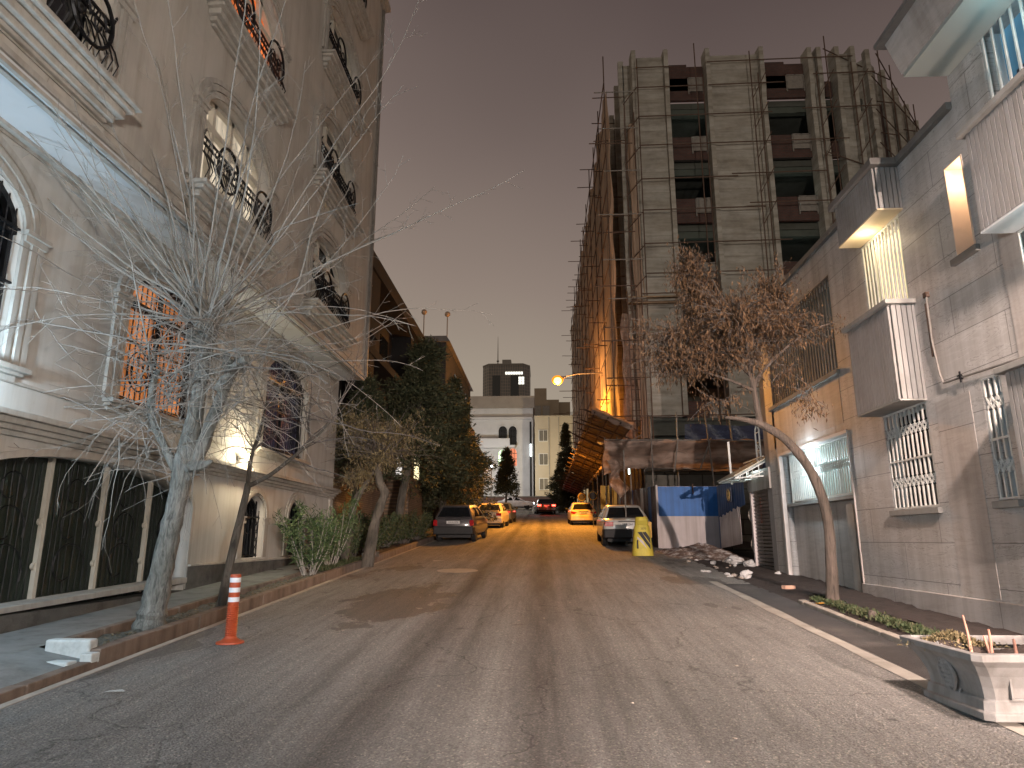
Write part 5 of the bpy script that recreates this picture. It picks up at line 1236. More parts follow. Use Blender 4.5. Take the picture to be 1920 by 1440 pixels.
# ------------------------------------------------------------------ cars (local +Y is the nose)
def car(name, label, loc, rz, paintm, hatch=False, ln=4.3, w=.84, h=1.40, group='cars parked along the kerbs', lights=None, plate='44 B 824', bumper='body', tail='wide', slope=0, spoiler=False, head=None):
    root = thing(name, label, 'car', loc, rz, group); root.rotation_euler = (math.atan(slope), 0, rz)
    k = ln / 4.3; rb = -2.12 * k
    S = [(rb, .76, .42, .80), (rb + .04, .80, .36, .88), (rb + .18, .83, .30, .93), (rb + .55, .85, .26, .955), (-1.0, .86, .24, .94), (0, .865, .24, .93), (.95, .86, .24, .91), (1.45 * k, .845, .24, .88), (1.85 * k, .82, .28, .80), (2.08 * k, .76, .34, .72), (2.14 * k, .70, .40, .64)]
    b = MB(); ring_ = []
    for (y, hw, zb, zt) in S:
        hw = hw * w / .86; zm = (zb + zt) / 2
        half = [(hw * .80, zb), (hw * .96, zb + .05), (hw * 1.0, zb + (zm - zb) * .6), (hw * 1.005, zm + .06), (hw * .985, zt - .12), (hw * .955, zt - .045), (hw * .90, zt - .008), (hw * .6, zt + .012), (0, zt + .018)]
        pts = [(-x, z) for x, z in half[:-1]] + [half[-1]] + half[:-1][::-1]
        ring_.append([(x, y, z) for x, z in pts])
    n = len(ring_[0]); vs = [p for r_ in ring_ for p in r_]
    fs = [(i * n + j, (i + 1) * n + j, (i + 1) * n + j + 1, i * n + j + 1) for i in range(len(S) - 1) for j in range(n - 1)]
    fs += [tuple(range(n)), tuple(range((len(S) - 1) * n, len(S) * n))[::-1]] + [(i * n + n - 1, (i + 1) * n + n - 1, (i + 1) * n, i * n) for i in range(len(S) - 1)]
    b.add(vs, fs)
    # cabin
    yb0, yb1 = (-2.0 * k if hatch else -1.62 * k), 1.12 * k; yt0, yt1 = (-1.55 * k if hatch else -1.02 * k), .25 * k
    wb, wt = w * .955, w * .70; zb = .90; zt = h
    def cab(u0, u1, off, zz0, zz1):   # corners at heights
        f0 = (zz0 - zb) / (zt - zb); f1 = (zz1 - zb) / (zt - zb); L = lambda a, c, f: a + (c - a) * f
        return f0, f1, L
    m_ = 5; rows = []
    for i in range(m_ + 1):
        f = i / m_; x = wb + (wt - wb) * (f ** 1.15); ya = yb0 + (yt0 - yb0) * (f ** 1.1); yc = yb1 + (yt1 - yb1) * (f ** 1.05); z = zb + (zt - .045 - zb) * f
        rows.append([(-x * .93, ya, z), (x * .93, ya, z), (x, ya + .12, z), (x, yc - .12, z), (x * .93, yc, z), (-x * .93, yc, z), (-x, yc - .12, z), (-x, ya + .12, z)])
    x = wt * .86; rows.append([(-x * .9, yt0 + .14, zt - .008), (x * .9, yt0 + .14, zt - .008), (x, yt0 + .24, zt - .006), (x, yt1 - .24, zt - .004), (x * .9, yt1 - .14, zt - .006), (-x * .9, yt1 - .14, zt - .006), (-x, yt1 - .24, zt - .004), (-x, yt0 + .24, zt - .006)])
    vs = [p for r_ in rows for p in r_]; M8 = 8
    fs = [(i * M8 + j, i * M8 + (j + 1) % M8, (i + 1) * M8 + (j + 1) % M8, (i + 1) * M8 + j) for i in range(len(rows) - 1) for j in range(M8)] + [tuple(range((len(rows) - 1) * M8, len(rows) * M8))]
    b.add(vs, fs); b.build('body', paintm, root, smooth=True)
    def at(f): return wb + (wt - wb) * f ** 1.15, yb0 + (yt0 - yb0) * f ** 1.1, yb1 + (yt1 - yb1) * f ** 1.05, zb + (zt - .045 - zb) * f
    g = M['glass']; e = .012
    x0, y0, _, z0 = at(.12); x1, y1, _, z1 = at(.9)
    MB().quad((-x0 * .86, y0 - e, z0), (x0 * .86, y0 - e, z0), (x1 * .84, y1 - e, z1), (-x1 * .84, y1 - e, z1)).build('rear_window', g, root)
    x0, _, y0, z0 = at(.08); x1, _, y1, z1 = at(.9)
    MB().quad((x0 * .86, y0 + e, z0), (-x0 * .86, y0 + e, z0), (-x1 * .84, y1 + e, z1), (x1 * .84, y1 + e, z1)).build('windscreen', g, root)
    for s in (-1, 1):
        for (ua, ub) in ((.10, .50), (.53, .90)):
            x0, ya, yc, z0 = at(.12); x1, yd, ye, z1 = at(.86)
            MB().quad((s * (x0 + e), ya + (yc - ya) * ua, z0), (s * (x0 + e), ya + (yc - ya) * ub, z0), (s * (x1 + e), yd + (ye - yd) * (ua * .85 + .06), z1), (s * (x1 + e), yd + (ye - yd) * (ub * .92), z1)) .build('side_window', g, root)
        for y in (-1.32 * k, 1.30 * k):
            wx = s * (w - .11); t_ = MB().lathe([(.19, -.085), (.27, -.09), (.295, -.06), (.3, 0), (.295, .06), (.27, .09), (.19, .085)], (wx, y, .295), 22, 'x').build('tyre', M['tyre'], root, smooth=True)
            MB().lathe([(.001, -.05), (.19, -.06), (.2, -.05), (.2, .05), (.19, .06), (.16, .04), (.06, .055), (.001, .06)], (wx + s * .02, y, .295), 18, 'x').build('rim', M['rim'], t_, smooth=True)
            MB().lathe([(.001, -.10), (.335, -.10), (.335, .004), (.001, .004)], (s * (w + .004) - (.0 if s > 0 else -.0) + (0 if s < 0 else -.0), y, .33), 24, 'x').build('wheel_arch', M['bumperblk'], root) if False else None
        MB().ball((s * (w + .09), .78 * k, .98), .09, 7, (1, .55, .75)).box(s * (w - .05), .76 * k, .94, s * (w + .05), .80 * k, .97).build('mirror', M['bumperblk'], root, smooth=True)
        # tail lamps
        tl = lights if lights else M['redlens']
        if tail == 'wide': q = MB().box(s * .47 * w / .84, rb - .012, .69, s * .77 * w / .84, rb + .12, .845)
        elif tail == 'tall': q = MB().box(s * .62, rb - .012, .62, s * .78, rb + .12, .84)
        else: q = MB().prism([(s * .42, .80), (s * .79, .86), (s * .79, .74), (s * .6, .68)] if s > 0 else [(s * .42, .80), (s * .6, .68), (s * .79, .74), (s * .79, .86)], rb - .014, rb + .12, 'y')
        q.build('tail_light', tl, root, bevel=.015)
        if head: MB().ball((s * .58, 2.1 * k, .62), .11, 7, (1.2, .4, .8)).build('headlight', head, root, smooth=True)
        else: MB().ball((s * .58, 2.07 * k, .62), .12, 7, (1.3, .4, .7)).build('headlight', M['rim'], root, smooth=True)
    bm_ = M['bumperblk'] if bumper == 'black' else paintm
    MB().hexa([(-w * .96, rb - .10, .30), (w * .96, rb - .10, .30), (w * 1.0, rb + .3, .28), (-w * 1.0, rb + .3, .28)], [(-w * .95, rb - .11, .60), (w * .95, rb - .11, .60), (w * 1.01, rb + .3, .60), (-w * 1.01, rb + .3, .60)]).build('bumper', bm_, root, bevel=.04)
    MB().box(-w * .93, 1.9 * k, .30, w * .93, 2.2 * k, .58).build('bumper', bm_, root, bevel=.05)
    p = MB().box(-.26, rb - .022, .70 if bumper == 'black' or tail != 'x' else .5, .26, rb - .008, .81).build('number_plate', M['plate'], root)
    text(plate, .10, (0, rb - .026, .755), (R(90), 0, 0), M['black'], p, 'plate_lettering')
    MB().box(-.30, rb - .03, .845, .30, rb + .0, .87).build('trim_strip', M['bumperblk'], root)
    MB().box(-w * .8, rb + .2, .17, w * .8, 1.9 * k, .30).build('underbody', M['bumperblk'], root)
    if spoiler: MB().hexa([(-.62, rb + .02, .97), (.62, rb + .02, .97), (.62, rb + .22, .95), (-.62, rb + .22, .95)], [(-.62, rb - .02, 1.0), (.62, rb - .02, 1.0), (.62, rb + .2, .985), (-.62, rb + .2, .985)]).build('spoiler', paintm, root)
    return root
P_ = dict(white=paint('white_car_paint', (.62, .60, .56)), grey=paint('dark_grey_car_paint', (.075, .07, .075), .4), yellow=paint('pale_yellow_car_paint', (.78, .62, .33)), cream=paint('cream_car_paint', (.72, .62, .45)), blue=paint('dark_blue_car_paint', (.08, .10, .15)), dark=paint('black_car_paint', (.03, .025, .025), .3), pure=paint('clean_white_car_paint', (.8, .78, .8)))
def gz(y): return zr(y)
car('parked_car', 'white sedan with black rear bumper parked on the right beside the yellow striped post', (2.92, 25.9, gz(25.9) + .0), R(-1), P_['white'], bumper='black', plate='22 B 244', slope=.057)
car('parked_car', 'pale yellow sedan parked farther up on the right under the platform', (2.55, 45.8, gz(45.8)), R(1), P_['yellow'], tail='slant', slope=.057, plate='18 D 553')
car('parked_car', 'dark grey hatchback parked at the left kerb, nearest of the left row', (-3.27, 28.2, gz(28.2)), R(-4), P_['grey'], hatch=True, ln=3.95, w=.80, bumper='black', tail='tall', slope=.057, plate='33 N 476')
car('parked_car', 'cream sedan parked behind the dark hatchback on the left', (-3.0, 41.2, gz(41.2)), R(-3), P_['cream'], slope=.057, plate='51 H 912', spoiler=True)
car('parked_car', 'bluish car parked farthest up the left row', (-2.85, 49.0, gz(49)), R(-3), P_['blue'], slope=.057, plate='62 J 331', lights=emat('dim_red_lamp', (.5, .05, .04), .5))
hl = emat('lit_headlight', (.85, .95, 1), 25)
cw = car('moving_car', 'white sedan seen from the side crossing the end of the street with its headlights on', (-3.1, 79.5, gz(79.5) + .03), R(-92), P_['pure'], group=None, head=hl)
point('headlight_beam', (0, 2.6, .65), (.8, .9, 1), 25, .1, cw)
cx = car('moving_car', 'dark car with glowing red tail lights at the end of the street', (.2, 69, gz(69) + .0), R(5), P_['dark'], w=.95, h=1.5, group=None, lights=emat('lit_brake_light', (1, .05, .03), 14))
point('brake_glow', (0, -2.7, .75), (1, .08, .05), 30, .2, cx)

# ------------------------------------------------------------------ street objects
bo = thing('flexible_bollard', 'orange flexible plastic post with three white reflective bands at the left kerb', 'bollard', (-3.56, 8.0, zr(8.0)))
pf = [(.155, 0), (.15, .02), (.10, .035), (.068, .06)]
z = .07
while z < .40: pf += [(.066, z), (.056, z + .011)]; z += .023
pf += [(.06, .41), (.06, .74), (.056, .755), (.001, .758)]
MB().lathe(pf, (0, 0, 0), 22).build('post', M['orange'], bo, smooth=True)
for z in (.45, .555, .665): MB().lathe([(.0615, z), (.0615, z + .052)], (0, 0, 0), 22).build('reflective_band', M['reflect'], bo, smooth=True)
yb_ = thing('concrete_post', 'tapered yellow concrete post with black diagonal stripes beside the white parked car', 'post', (2.86, 20.2, zr(20.2)))
b = MB(); N = 20
def rect_ring(a, c, z): return [((a * (1 if abs(math.cos(t)) < 2 else 0)) * max(-1, min(1, 1.12 * math.cos(t))), c * max(-1, min(1, 1.12 * math.sin(t))), z) for t in [2 * math.pi * i / N for i in range(N)]]
zs_ = [(0, .30, .22), (.06, .30, .22), (.8, .215, .16), (.86, .19, .14), (.98, .18, .14), (1.06, .17, .13), (1.09, .15, .11)]
vs = [p for z, a, c in zs_ for p in rect_ring(a, c, z)]
b.add(vs, [(i * N + j, i * N + (j + 1) % N, (i + 1) * N + (j + 1) % N, (i + 1) * N + j) for i in range(len(zs_) - 1) for j in range(N)] + [tuple(range(N))[::-1], tuple(range((len(zs_) - 1) * N, len(zs_) * N))])
b.build('body', M['yellow'], yb_, smooth=True)
def yf(z): return -(.22 + (.16 - .22) * z / .8) - .006
for i, (u0, u1) in enumerate(((-.14, .02), (.06, .2))):
    MB().add([(-.15 + i * .13, yf(.66 - .02), .66), (-.03 + i * .12, yf(.66), .67), (.20, yf(.34 + i * .18), .30 + i * .20), (.20, yf(.2 + i * .16), .18 + i * .17)], [(0, 3, 2, 1)]).build('stripe', M['black'], yb_)
MB().box(-.18, yf(.2) - .0, .20, -.14, yf(.3) + .02, .44).build('stripe', M['black'], yb_)
MB().add([(.0, yf(.3), .40), (-.16, yf(.45), .54), (-.165, yf(.5), .49), (.10, yf(.2), .2), (.0, yf(.2), .2)], [(0, 1, 2, 3)]).build('pale_stripe', M['whitesheet'], yb_)
MB().add([(-.13, -.165, .86), (.15, -.165, .86), (.14, -.158, .99), (-.13, -.158, .99)], [(0, 1, 2, 3)]).build('number_panel', mat('ochre_panel', (.45, .36, .02), .6), yb_)
MB().tube([(.12, .12, .95), (.12, .12, 1.12)], .05, 8).box(.05, .05, .5, .3, .2, .96).build('rear_block', mat('orange_yellow_paint', (.6, .36, .08), .6), yb_, bevel=.02)
text('2570', .08, (.02, yf(.74) - .003, .76), (R(84), 0, 0), M['black'], yb_, 'lettering')

# planter
pl = thing('planter', 'large grey cast concrete planter with carved medallions and pruned stems at the right kerb', 'planter', (3.88, 5.79, zr(5.8) + .01), R(1))
def pring(hx, hy, z, ch): return [(-hx, -hy + ch, z), (-hx + ch, -hy, z), (hx - ch, -hy, z), (hx, -hy + ch, z), (hx, hy - ch, z), (hx - ch, hy, z), (-hx + ch, hy, z), (-hx, hy - ch, z)]
zz = [(0, .75, .43, .05), (.05, .75, .43, .05), (.06, .73, .41, .05), (.125, .72, .40, .05), (.135, .70, .385, .05), (.22, .715, .40, .05), (.30, .745, .43, .05), (.37, .79, .475, .05), (.405, .83, .515, .05), (.415, .84, .525, .05), (.462, .845, .53, .05), (.468, .79, .475, .04), (.40, .76, .445, .04)]
rings_ = [pring(a, c, z, ch) for z, a, c, ch in zz]; vs = [p for r_ in rings_ for p in r_]
MB().add(vs, [(i * 8 + j, i * 8 + (j + 1) % 8, (i + 1) * 8 + (j + 1) % 8, (i + 1) * 8 + j) for i in range(len(zz) - 1) for j in range(8)] + [tuple(range(8))[::-1]]).build('box', M['planter'], pl, bevel=.006)
MB().grid(lambda u, v: (-.76 + 1.52 * u, -.44 + .88 * v, .38 + .03 * math.sin(u * 17) * math.sin(v * 11) + (.06 if u < .3 and v > .6 else 0)), 24, 20).build('soil', M['darksoil'], pl, smooth=True)
def medallion(pos, ux, uz, nrm):   # carved pineapple-like relief
    b = MB(); U, Z, Nn = Vector(ux), Vector(uz), Vector(nrm); O = Vector(pos)
    def P(u, z, d=0): return O + U * u + Z * z + Nn * d
    for k in range(7):
        for j in range(4 - abs(k - 3) // 2):
            w_ = 4 - abs(k - 3) // 2; c = P((j - (w_ - 1) / 2) * .034, (k - 3) * .034, .014); b.ball(tuple(c), .021, 6)
    for s in (-1, 1):
        b.tube([P(s * (.02 + .075 * math.sin(t)), -.14 + .085 * t, .022) for t in np.linspace(0, 3.0, 10)], [.006, .012, .014, .016, .016, .016, .014, .012, .009, .006], 6)
        b.tube([P(s * .05 * math.sin(t), .13 + .03 * t, .012) for t in np.linspace(0, 2.4, 7)], .011, 5)
        b.tube([P(s * (.02 + .035 * t), -.14 - .02 * math.sin(t * 2), .01) for t in np.linspace(0, 2.2, 7)], .009, 5)
    b.tube([P(0, .12, .012), P(0, .22, .012)], [.014, .005], 5); b.tube([P(0, -.12, .01), P(0, -.19, .01)], [.012, .005], 5)
    return b
cb = medallion((-.735, .0, .27), (0, -1, 0), (-.22, 0, .975), (-.975, 0, -.22)); cb.build('medallion', M['planter'], pl, smooth=True)
cb = medallion((.02, -.42, .27), (1, 0, 0), (0, -.22, .975), (0, -.975, -.22)); cb.build('medallion', M['planter'], pl, smooth=True)
MB().box(-.56, -.425, .15, -.545, -.40, .36).box(.545, -.425, .15, .56, -.40, .36).box(-.56, -.425, .145, .56, -.40, .155).build('panel_border', M['planter'], pl)
rs = np.random.RandomState(9)
for (x, y, h_) in ((-.12, -.42, .33), (.02, -.40, .28), (.08, -.38, .26), (-.5, .1, .30), (-.38, .02, .2), (-.35, .12, .14), (-.25, -.1, .13), (-.2, .0, .12), (.42, -.3, .24), (.46, -.28, .26), (.5, -.3, .22), (-.56, .2, .1)):
    P = shoot(rs, (x, y * .72, .38), (rs.normal(0, .14), rs.normal(0, .1), 1), h_, 4, .02, .06); tb = TB(); tb.tw(P, .014, .008, 6); tb.build('stem', M['stem'], pl)
tb = TB(); C = []; D = []
for i in range(11):
    P = shoot(rs, (.22 + rs.normal(0, .07), -.16 + rs.normal(0, .05), .38), (rs.normal(0, .25), rs.normal(0, .2), 1), rs.uniform(.2, .38), 5, .02, .08); tb.tw(P, .004, .002, 4)
    for k in range(16): C.append(P[rs.randint(1, 6)]); D.append([rs.normal(0, .5), rs.normal(0, .5), .7])
tb.build('shrub_stems', M['stem'], pl); leafcards('shrub_leaves', np.array(C), np.array(D), .045, .009, M['oleander'], pl)
n_ = 2200; C = np.stack([rs.normal(-.52, .13, n_), rs.normal(.28, .08, n_), np.zeros(n_)], 1); C[:, 2] = .42 + .1 * np.exp(-((C[:, 0] + .52) ** 2 + (C[:, 1] - .28) ** 2) / .03) * rs.rand(n_) ** .5
leafcards('dry_moss', C, rs.normal(0, 1, (n_, 3)) + [0, 0, .5], .03, .012, M['drygrass'], pl)
n_ = 500; C = np.stack([rs.normal(.45, .12, n_), rs.normal(-.22, .08, n_), .39 + .03 * rs.rand(n_)], 1)
leafcards('green_moss', C, rs.normal(0, 1, (n_, 3)) + [0, 0, .6], .03, .01, M['grass'], pl)

cab = thing('utility_cabinet', 'grey steel utility cabinet on the right kerb beside the photographer', 'cabinet', (4.25, 2.5, .2))  # added out of view to cast a shadow on the planter
MB().box(-.47, -.2, -.3, .45, .2, 1.25).build('body', M['boltgrey'], cab, bevel=.01); MB().box(-.5, -.23, 1.255, .48, .23, 1.29).build('lid', M['cap'], cab); MB().box(-.4, -.215, .1, .38, -.202, 1.15).build('door', M['pipe'], cab)
# blocks at the end of the left bed
def rock(name, label, cat, loc, size, m, seed, group=None, sub=3, amp=.3, rz=0):
    import bmesh
    bm = bmesh.new(); bmesh.ops.create_icosphere(bm, subdivisions=sub, radius=1)
    from mathutils import noise as nz_
    for v in bm.verts:
        d = 1 + amp * nz_.noise(v.co * 1.3 + Vector((seed, seed * 2, 0))) + amp * .7 * nz_.noise(v.co * 3.1 + Vector((seed * 3, 0, 1))); v.co = Vector((v.co.x * d * size[0], v.co.y * d * size[1], v.co.z * d * size[2]))
    me = bpy.data.meshes.new(name); bm.to_mesh(me); bm.free(); me.shade_smooth(); me.set_sharp_from_angle(angle=R(35)); me.materials.append(m)
    o = bpy.data.objects.new(name, me); COL.objects.link(o); o.location = loc; o.rotation_euler = (0, 0, rz)
    return props(o, label, cat, group)
props(MB().box(-.23, -.07, 0, .23, .07, .2).build('concrete_block', M['block'], bevel=.02, loc=(-4.73, 7.0, .43)), 'whitewashed concrete block closing the end of the left kerb bed', 'block')
props(MB().box(-.24, -.07, 0, .24, .07, .05).build('concrete_block', M['block'], bevel=.015, loc=(-4.74, 6.72, .42)), 'flat pale kerb slab lying in front of the whitewashed block', 'block').rotation_euler = (0, 0, R(-4))
props(MB().box(-.06, -.07, 0, .06, .07, .1).build('concrete_block', M['block'], bevel=.015, loc=(-4.45, 6.88, .42)), 'small broken whitewashed kerb end at the corner of the left bed', 'block')
for i, (x, y, w) in enumerate(((-4.42, 17.5, .5), (-4.42, 18.05, .35))):
    props(MB().box(-.11, -w / 2, 0, .11, w / 2, .14).build('loose_kerb_stone', M['block'] if i == 0 else M['plinth'], bevel=.015, loc=(x, y, zr(y) + .14)), ['pale loose kerb stone lying by the crooked tree', 'dark loose kerb stone lying behind the pale one'][i], 'stone')
props(MB().box(-.11, -.05, 0, .11, .05, .06).build('brick', mat('pinkish_brick', (.5, .3, .22), .85, .3, 8, .5), bevel=.008, loc=(4.2, 12.3, zq(12.3) + .01)), 'single pink brick lying on the dark soil before the curved tree', 'brick').rotation_euler = (0, 0, .4)
rock('tree_stump', 'small cut stump in the weeds of the right kerb bed', 'stump', (4.2, 9.3, .64), (.06, .06, .085), M['barkbrown'], 2, amp=.15)
rock('fallen_leaf', 'orange dead leaf lump at the foot of the curved tree', 'leaf', (4.12, 10.75, .68), (.06, .05, .012), mat('orange_leaf', (.5, .25, .04), .6), 5, amp=.4)
# rubble and old snow
sn = [((4.18, 14.7, .2), (.16, .13, .12), 'largest lump of dirty snow by the shutter'), ((3.95, 15.3, .0), (.08, .07, .05), 'small lump of snow left of the largest one'), ((3.62, 15.9, .0), (.22, .12, .05), 'flat patch of snow on the edge of the asphalt'), ((4.7, 20.6, .15), (.4, .22, .10), 'snow ridge on the dirt heap before the blue hoarding'), ((4.1, 20.2, .08), (.3, .15, .07), 'snow streak on the left slope of the dirt heap'), ((4.9, 18.2, .15), (.3, .3, .16), 'snow covered rubble lump by the broken wall'), ((5.05, 17.4, .1), (.2, .25, .12), 'snow clod beside the shutter rail'), ((3.9, 14.9, .0), (.11, .08, .05), 'thin snow scrap on the dark soil')]
for i, ((x, y, dz), s_, lb) in enumerate(sn):
    for q in range(3 if i in (0, 3, 5) else 1):
        if q == 0: rock('snow_lump', lb, 'snow', (x, y, zr(y) + dz * .3), tuple(k_ * .7 for k_ in s_), M['snow'], i + 1, 'lumps of old snow on the rubble', amp=.55, rz=i)
for i in range(26):
    x = 3.75 + r2.random() * 1.5; y = 14.2 + r2.random() * 8; s_ = r2.uniform(.03, .09)
    o = rock('rubble_stone', None, None, (x, y, zr(y) - .0), (s_, s_ * r2.uniform(.6, 1.2), s_ * .7), M['rubble'] if i % 3 else M['snow'], i + 20, None, 2, .5)
    props(o, 'loose grey or snowy stone scattered over the dirt heap', 'stone', 'loose stones on the dirt heap')
def heap(u, v):
    x = 3.45 + 2.3 * u; y = 19.0 + 4.2 * v; from mathutils import noise as nz_
    h_ = .42 * math.sin(math.pi * min(1, u * 1.1)) ** .6 * math.sin(math.pi * min(1, v * 1.05)) * (.3 + .7 * u)
    return (x, y, zr(y) - .03 + h_ * (.8 + .5 * nz_.noise(Vector((x * 1.7, y * 1.7, 0)))) + .05 * nz_.noise(Vector((x * 6, y * 6, 3))))
m, n, l, bs_ = newmat('snowy_dirt'); v = coords(n)
f = noise(n, l, v, 4.5, 7, .7); l.new(ramp(n, l, f, [(.3, (.09, .055, .04)), (.5, (.22, .15, .12)), (.56, (.45, .4, .37)), (.64, (.72, .69, .67))]), bs_.inputs['Base Color']); bs_.inputs['Roughness'].default_value = .85
bump(n, l, bs_, f, .8, .06); M['heap'] = m
stuff(MB().grid(heap, 60, 90).build('dirt_heap', M['heap'], smooth=True), 'heap of snowy brown dirt in front of the hoarding', 'dirt')
# litter and manhole
props(MB().add([(-.09, -.03, 0), (.0, -.045, .012), (.1, .0, .004), (.05, .035, .014), (-.06, .03, .004)], [(0, 1, 2, 3, 4)]).build('litter', M['block'], loc=(-3.62, 5.98, zr(5.98) + .012)), 'flat pale scrap lying on the asphalt near the left kerb', 'litter')
props(MB().add([(-.2, -.05, 0), (.2, -.02, .01), (.19, .08, .004), (-.18, .06, .012)], [(0, 1, 2, 3)]).build('litter', M['whitesheet'], loc=(-2.7, 18.3, zr(18.3) + .012)), 'white paper lying on the road before the dark hatchback', 'litter')
rsn = random.Random(3)
for i in range(22):
    x, y = rsn.uniform(-3.5, 3.2), rsn.uniform(3.2, 12); s_ = rsn.uniform(.007, .016)
    o = rock('pebble', 'tiny pale pebble lying loose on the asphalt', 'pebble', (x, y, zr(y) + .004), (s_ * 1.3, s_, s_ * .5), M['kerbtop'], i, 'pale pebbles on the asphalt', 1, .4)
mh = thing('manhole_cover', 'worn round manhole cover in a patch of asphalt on the left half of the road', 'manhole', (-1.95, 15.9, zr(15.9) + .006)); mh.rotation_euler = (math.atan(.057), 0, 0)
MB().lathe([(.001, 0), (.30, 0), (.30, .003), (.001, .003)], (0, 0, 0), 24).build('lid', M['rust'], mh)
MB().lathe([(.31, 0), (.47, 0), (.46, .006), (.31, .006)], (0, 0, 0), 24).build('collar', M['kerbtop'], mh)

# ------------------------------------------------------------------ left: brick wall, dark gabled block, next block
bwl = thing('brick_wall', 'yellow brick garden wall behind the shrubs on the left, lit orange at its far end', 'wall', (-6.55, 24, 1.2))
under(bwl, MB().box(-6.9, 19.75, -.5, -6.45, 22.3, 4.0).build('wall_section', M['brickyel']))
under(bwl, MB().box(-6.9, 22.32, -.5, -6.6, 40, 4.2).build('wall_section', M['brickyel']))
under(bwl, MB().box(-6.95, 19.7, 4.0, -6.4, 22.34, 4.08).box(-6.95, 22.36, 4.2, -6.55, 40, 4.28).build('coping', M['boltgrey']))
gb = thing('gabled_block', 'dark residential block with deep eaves and recessed balconies behind the conifers', 'building', (-8, 28, 1.3))
def gb_(o): return under(gb, o)
b = MB(); b.box(-14, 19.8, 0, -8.0, 38, 12.2); gb_(b.build('wall', M['brickdark']))
M['eave'] = mat('black_eaves', (.022, .02, .02), .9, .3, 2, .2)  # near-black colour puts shade on the eaves, slabs and piers
gb_(MB().box(-14, 19.4, 12.2, -6.62, 38.2, 12.85).box(-14, 19.5, 9.6, -6.7, 26.5, 12.19).build('eaves', M['eave']))
for z in (9.0, 5.9): gb_(MB().box(-8.2, 19.8, z, -6.9, 38, z + .35).build('balcony_slab', M['eave']))
for y0, y1 in ((21.5, 22.3), (26.2, 27.0), (34.6, 35.2)): gb_(MB().box(-8.1, y0, 1, -6.95, y1, 12.2).build('pier', M['eave']))
for y0 in (23.2, 28, 32): gb_(MB().box(-8.0, y0, 9.6, -7.95, y0 + 1.6, 11.6).build('window', M['glass'])); gb_(MB().box(-8.0, y0, 6.4, -7.95, y0 + 1.6, 8.5).build('window', M['glass']))
for k_ in range(0): gb_(MB().tube([(-6.92, 19.9, 4.75 + .12 * k_), (-6.92, 25, 4.75 + .12 * k_)], .015, 4).build('rail', M['pipe']))
ob = thing('projecting_house', 'small brick bay lit orange by the street lamp with a narrow lit window', 'house', (-6.2, 29.6, 1.5))
def ob_(o): return under(ob, o)
ob_(MB().box(-6.55, 28.2, 2.0, -5.55, 31.4, 5.9).build('wall', M['brickyel'])); ob_(MB().box(-6.6, 28.1, 5.9, -5.45, 31.5, 6.05).build('roof', M['brickdark']))
w_ = ob_(MB().box(-6.12, 28.16, 4.25, -5.87, 28.2, 5.05).build('window', emat('lit_narrow_window', (.95, .9, .85), 1.1))); ob_(MB().box(-6.18, 28.12, 4.15, -5.82, 28.2, 4.22).build('sill', M['boltgrey']))
ob_(MB().box(-5.548, 29.2, 4.2, -5.53, 30.4, 5.3).build('window', emat('lit_amber_window', (1.0, .85, .5), 1.4)))
nb = thing('next_block', 'brown flat roofed block beyond the gabled one with two globe lamps on its roof', 'building', (-8, 42, 2))
def nb_(o): return under(nb, o)
nb_(MB().box(-14, 38.3, 0, -5.6, 52, 13.0).build('wall', M['brickdark']))
nb_(MB().hexa([(-14, 38.1, 13.0), (-5.35, 38.1, 13.0), (-5.35, 52, 13.0), (-14, 52, 13.0)], [(-14, 38.3, 13.4), (-5.6, 38.3, 13.4), (-5.6, 52, 13.4), (-14, 52, 13.4)]).build('roof', M['cap']))
nb_(MB().box(-5.6, 41, 4, -5.1, 51, 9.6).build('bay', M['brickyel']))
for y0 in (42, 45, 48): nb_(MB().box(-5.6, y0, 10.3, -5.56, y0 + 1.3, 12).build('window', M['glass']))
for i, (x, y) in enumerate(((-7.55, 41.5), (-6.1, 42.0))):
    t = thing('globe_lamp', ['unlit globe lamp on a thin pole on the flat roof, the left one', 'unlit globe lamp on a thin pole on the flat roof, the right one'][i], 'lamp', (x, y, 13.4), 0, 'globe lamps on the roof')
    MB().tube([(0, 0, 0), (0, 0, 2.45)], .035, 6).build('pole', M['pipe'], t); MB().ball((0, 0, 2.6), .19, 8).build('globe', mat('dusty_globe_%d' % i, (.35, .27, .2), .3), t, smooth=True)
stb = thing('far_left_block', 'plain pale block hidden behind the conifers on the left', 'building', (-9, 60, 3))
under(stb, MB().box(-16, 54, 0, -6.2, 72, 10.5).build('wall', mat('ochre_render', (.25, .18, .11), .85, .3, 1, .2)))
for y0 in (56, 60, 64, 68): under(stb, MB().box(-6.2, y0, 7, -6.16, y0 + 1.4, 8.6).build('window', M['glass']))

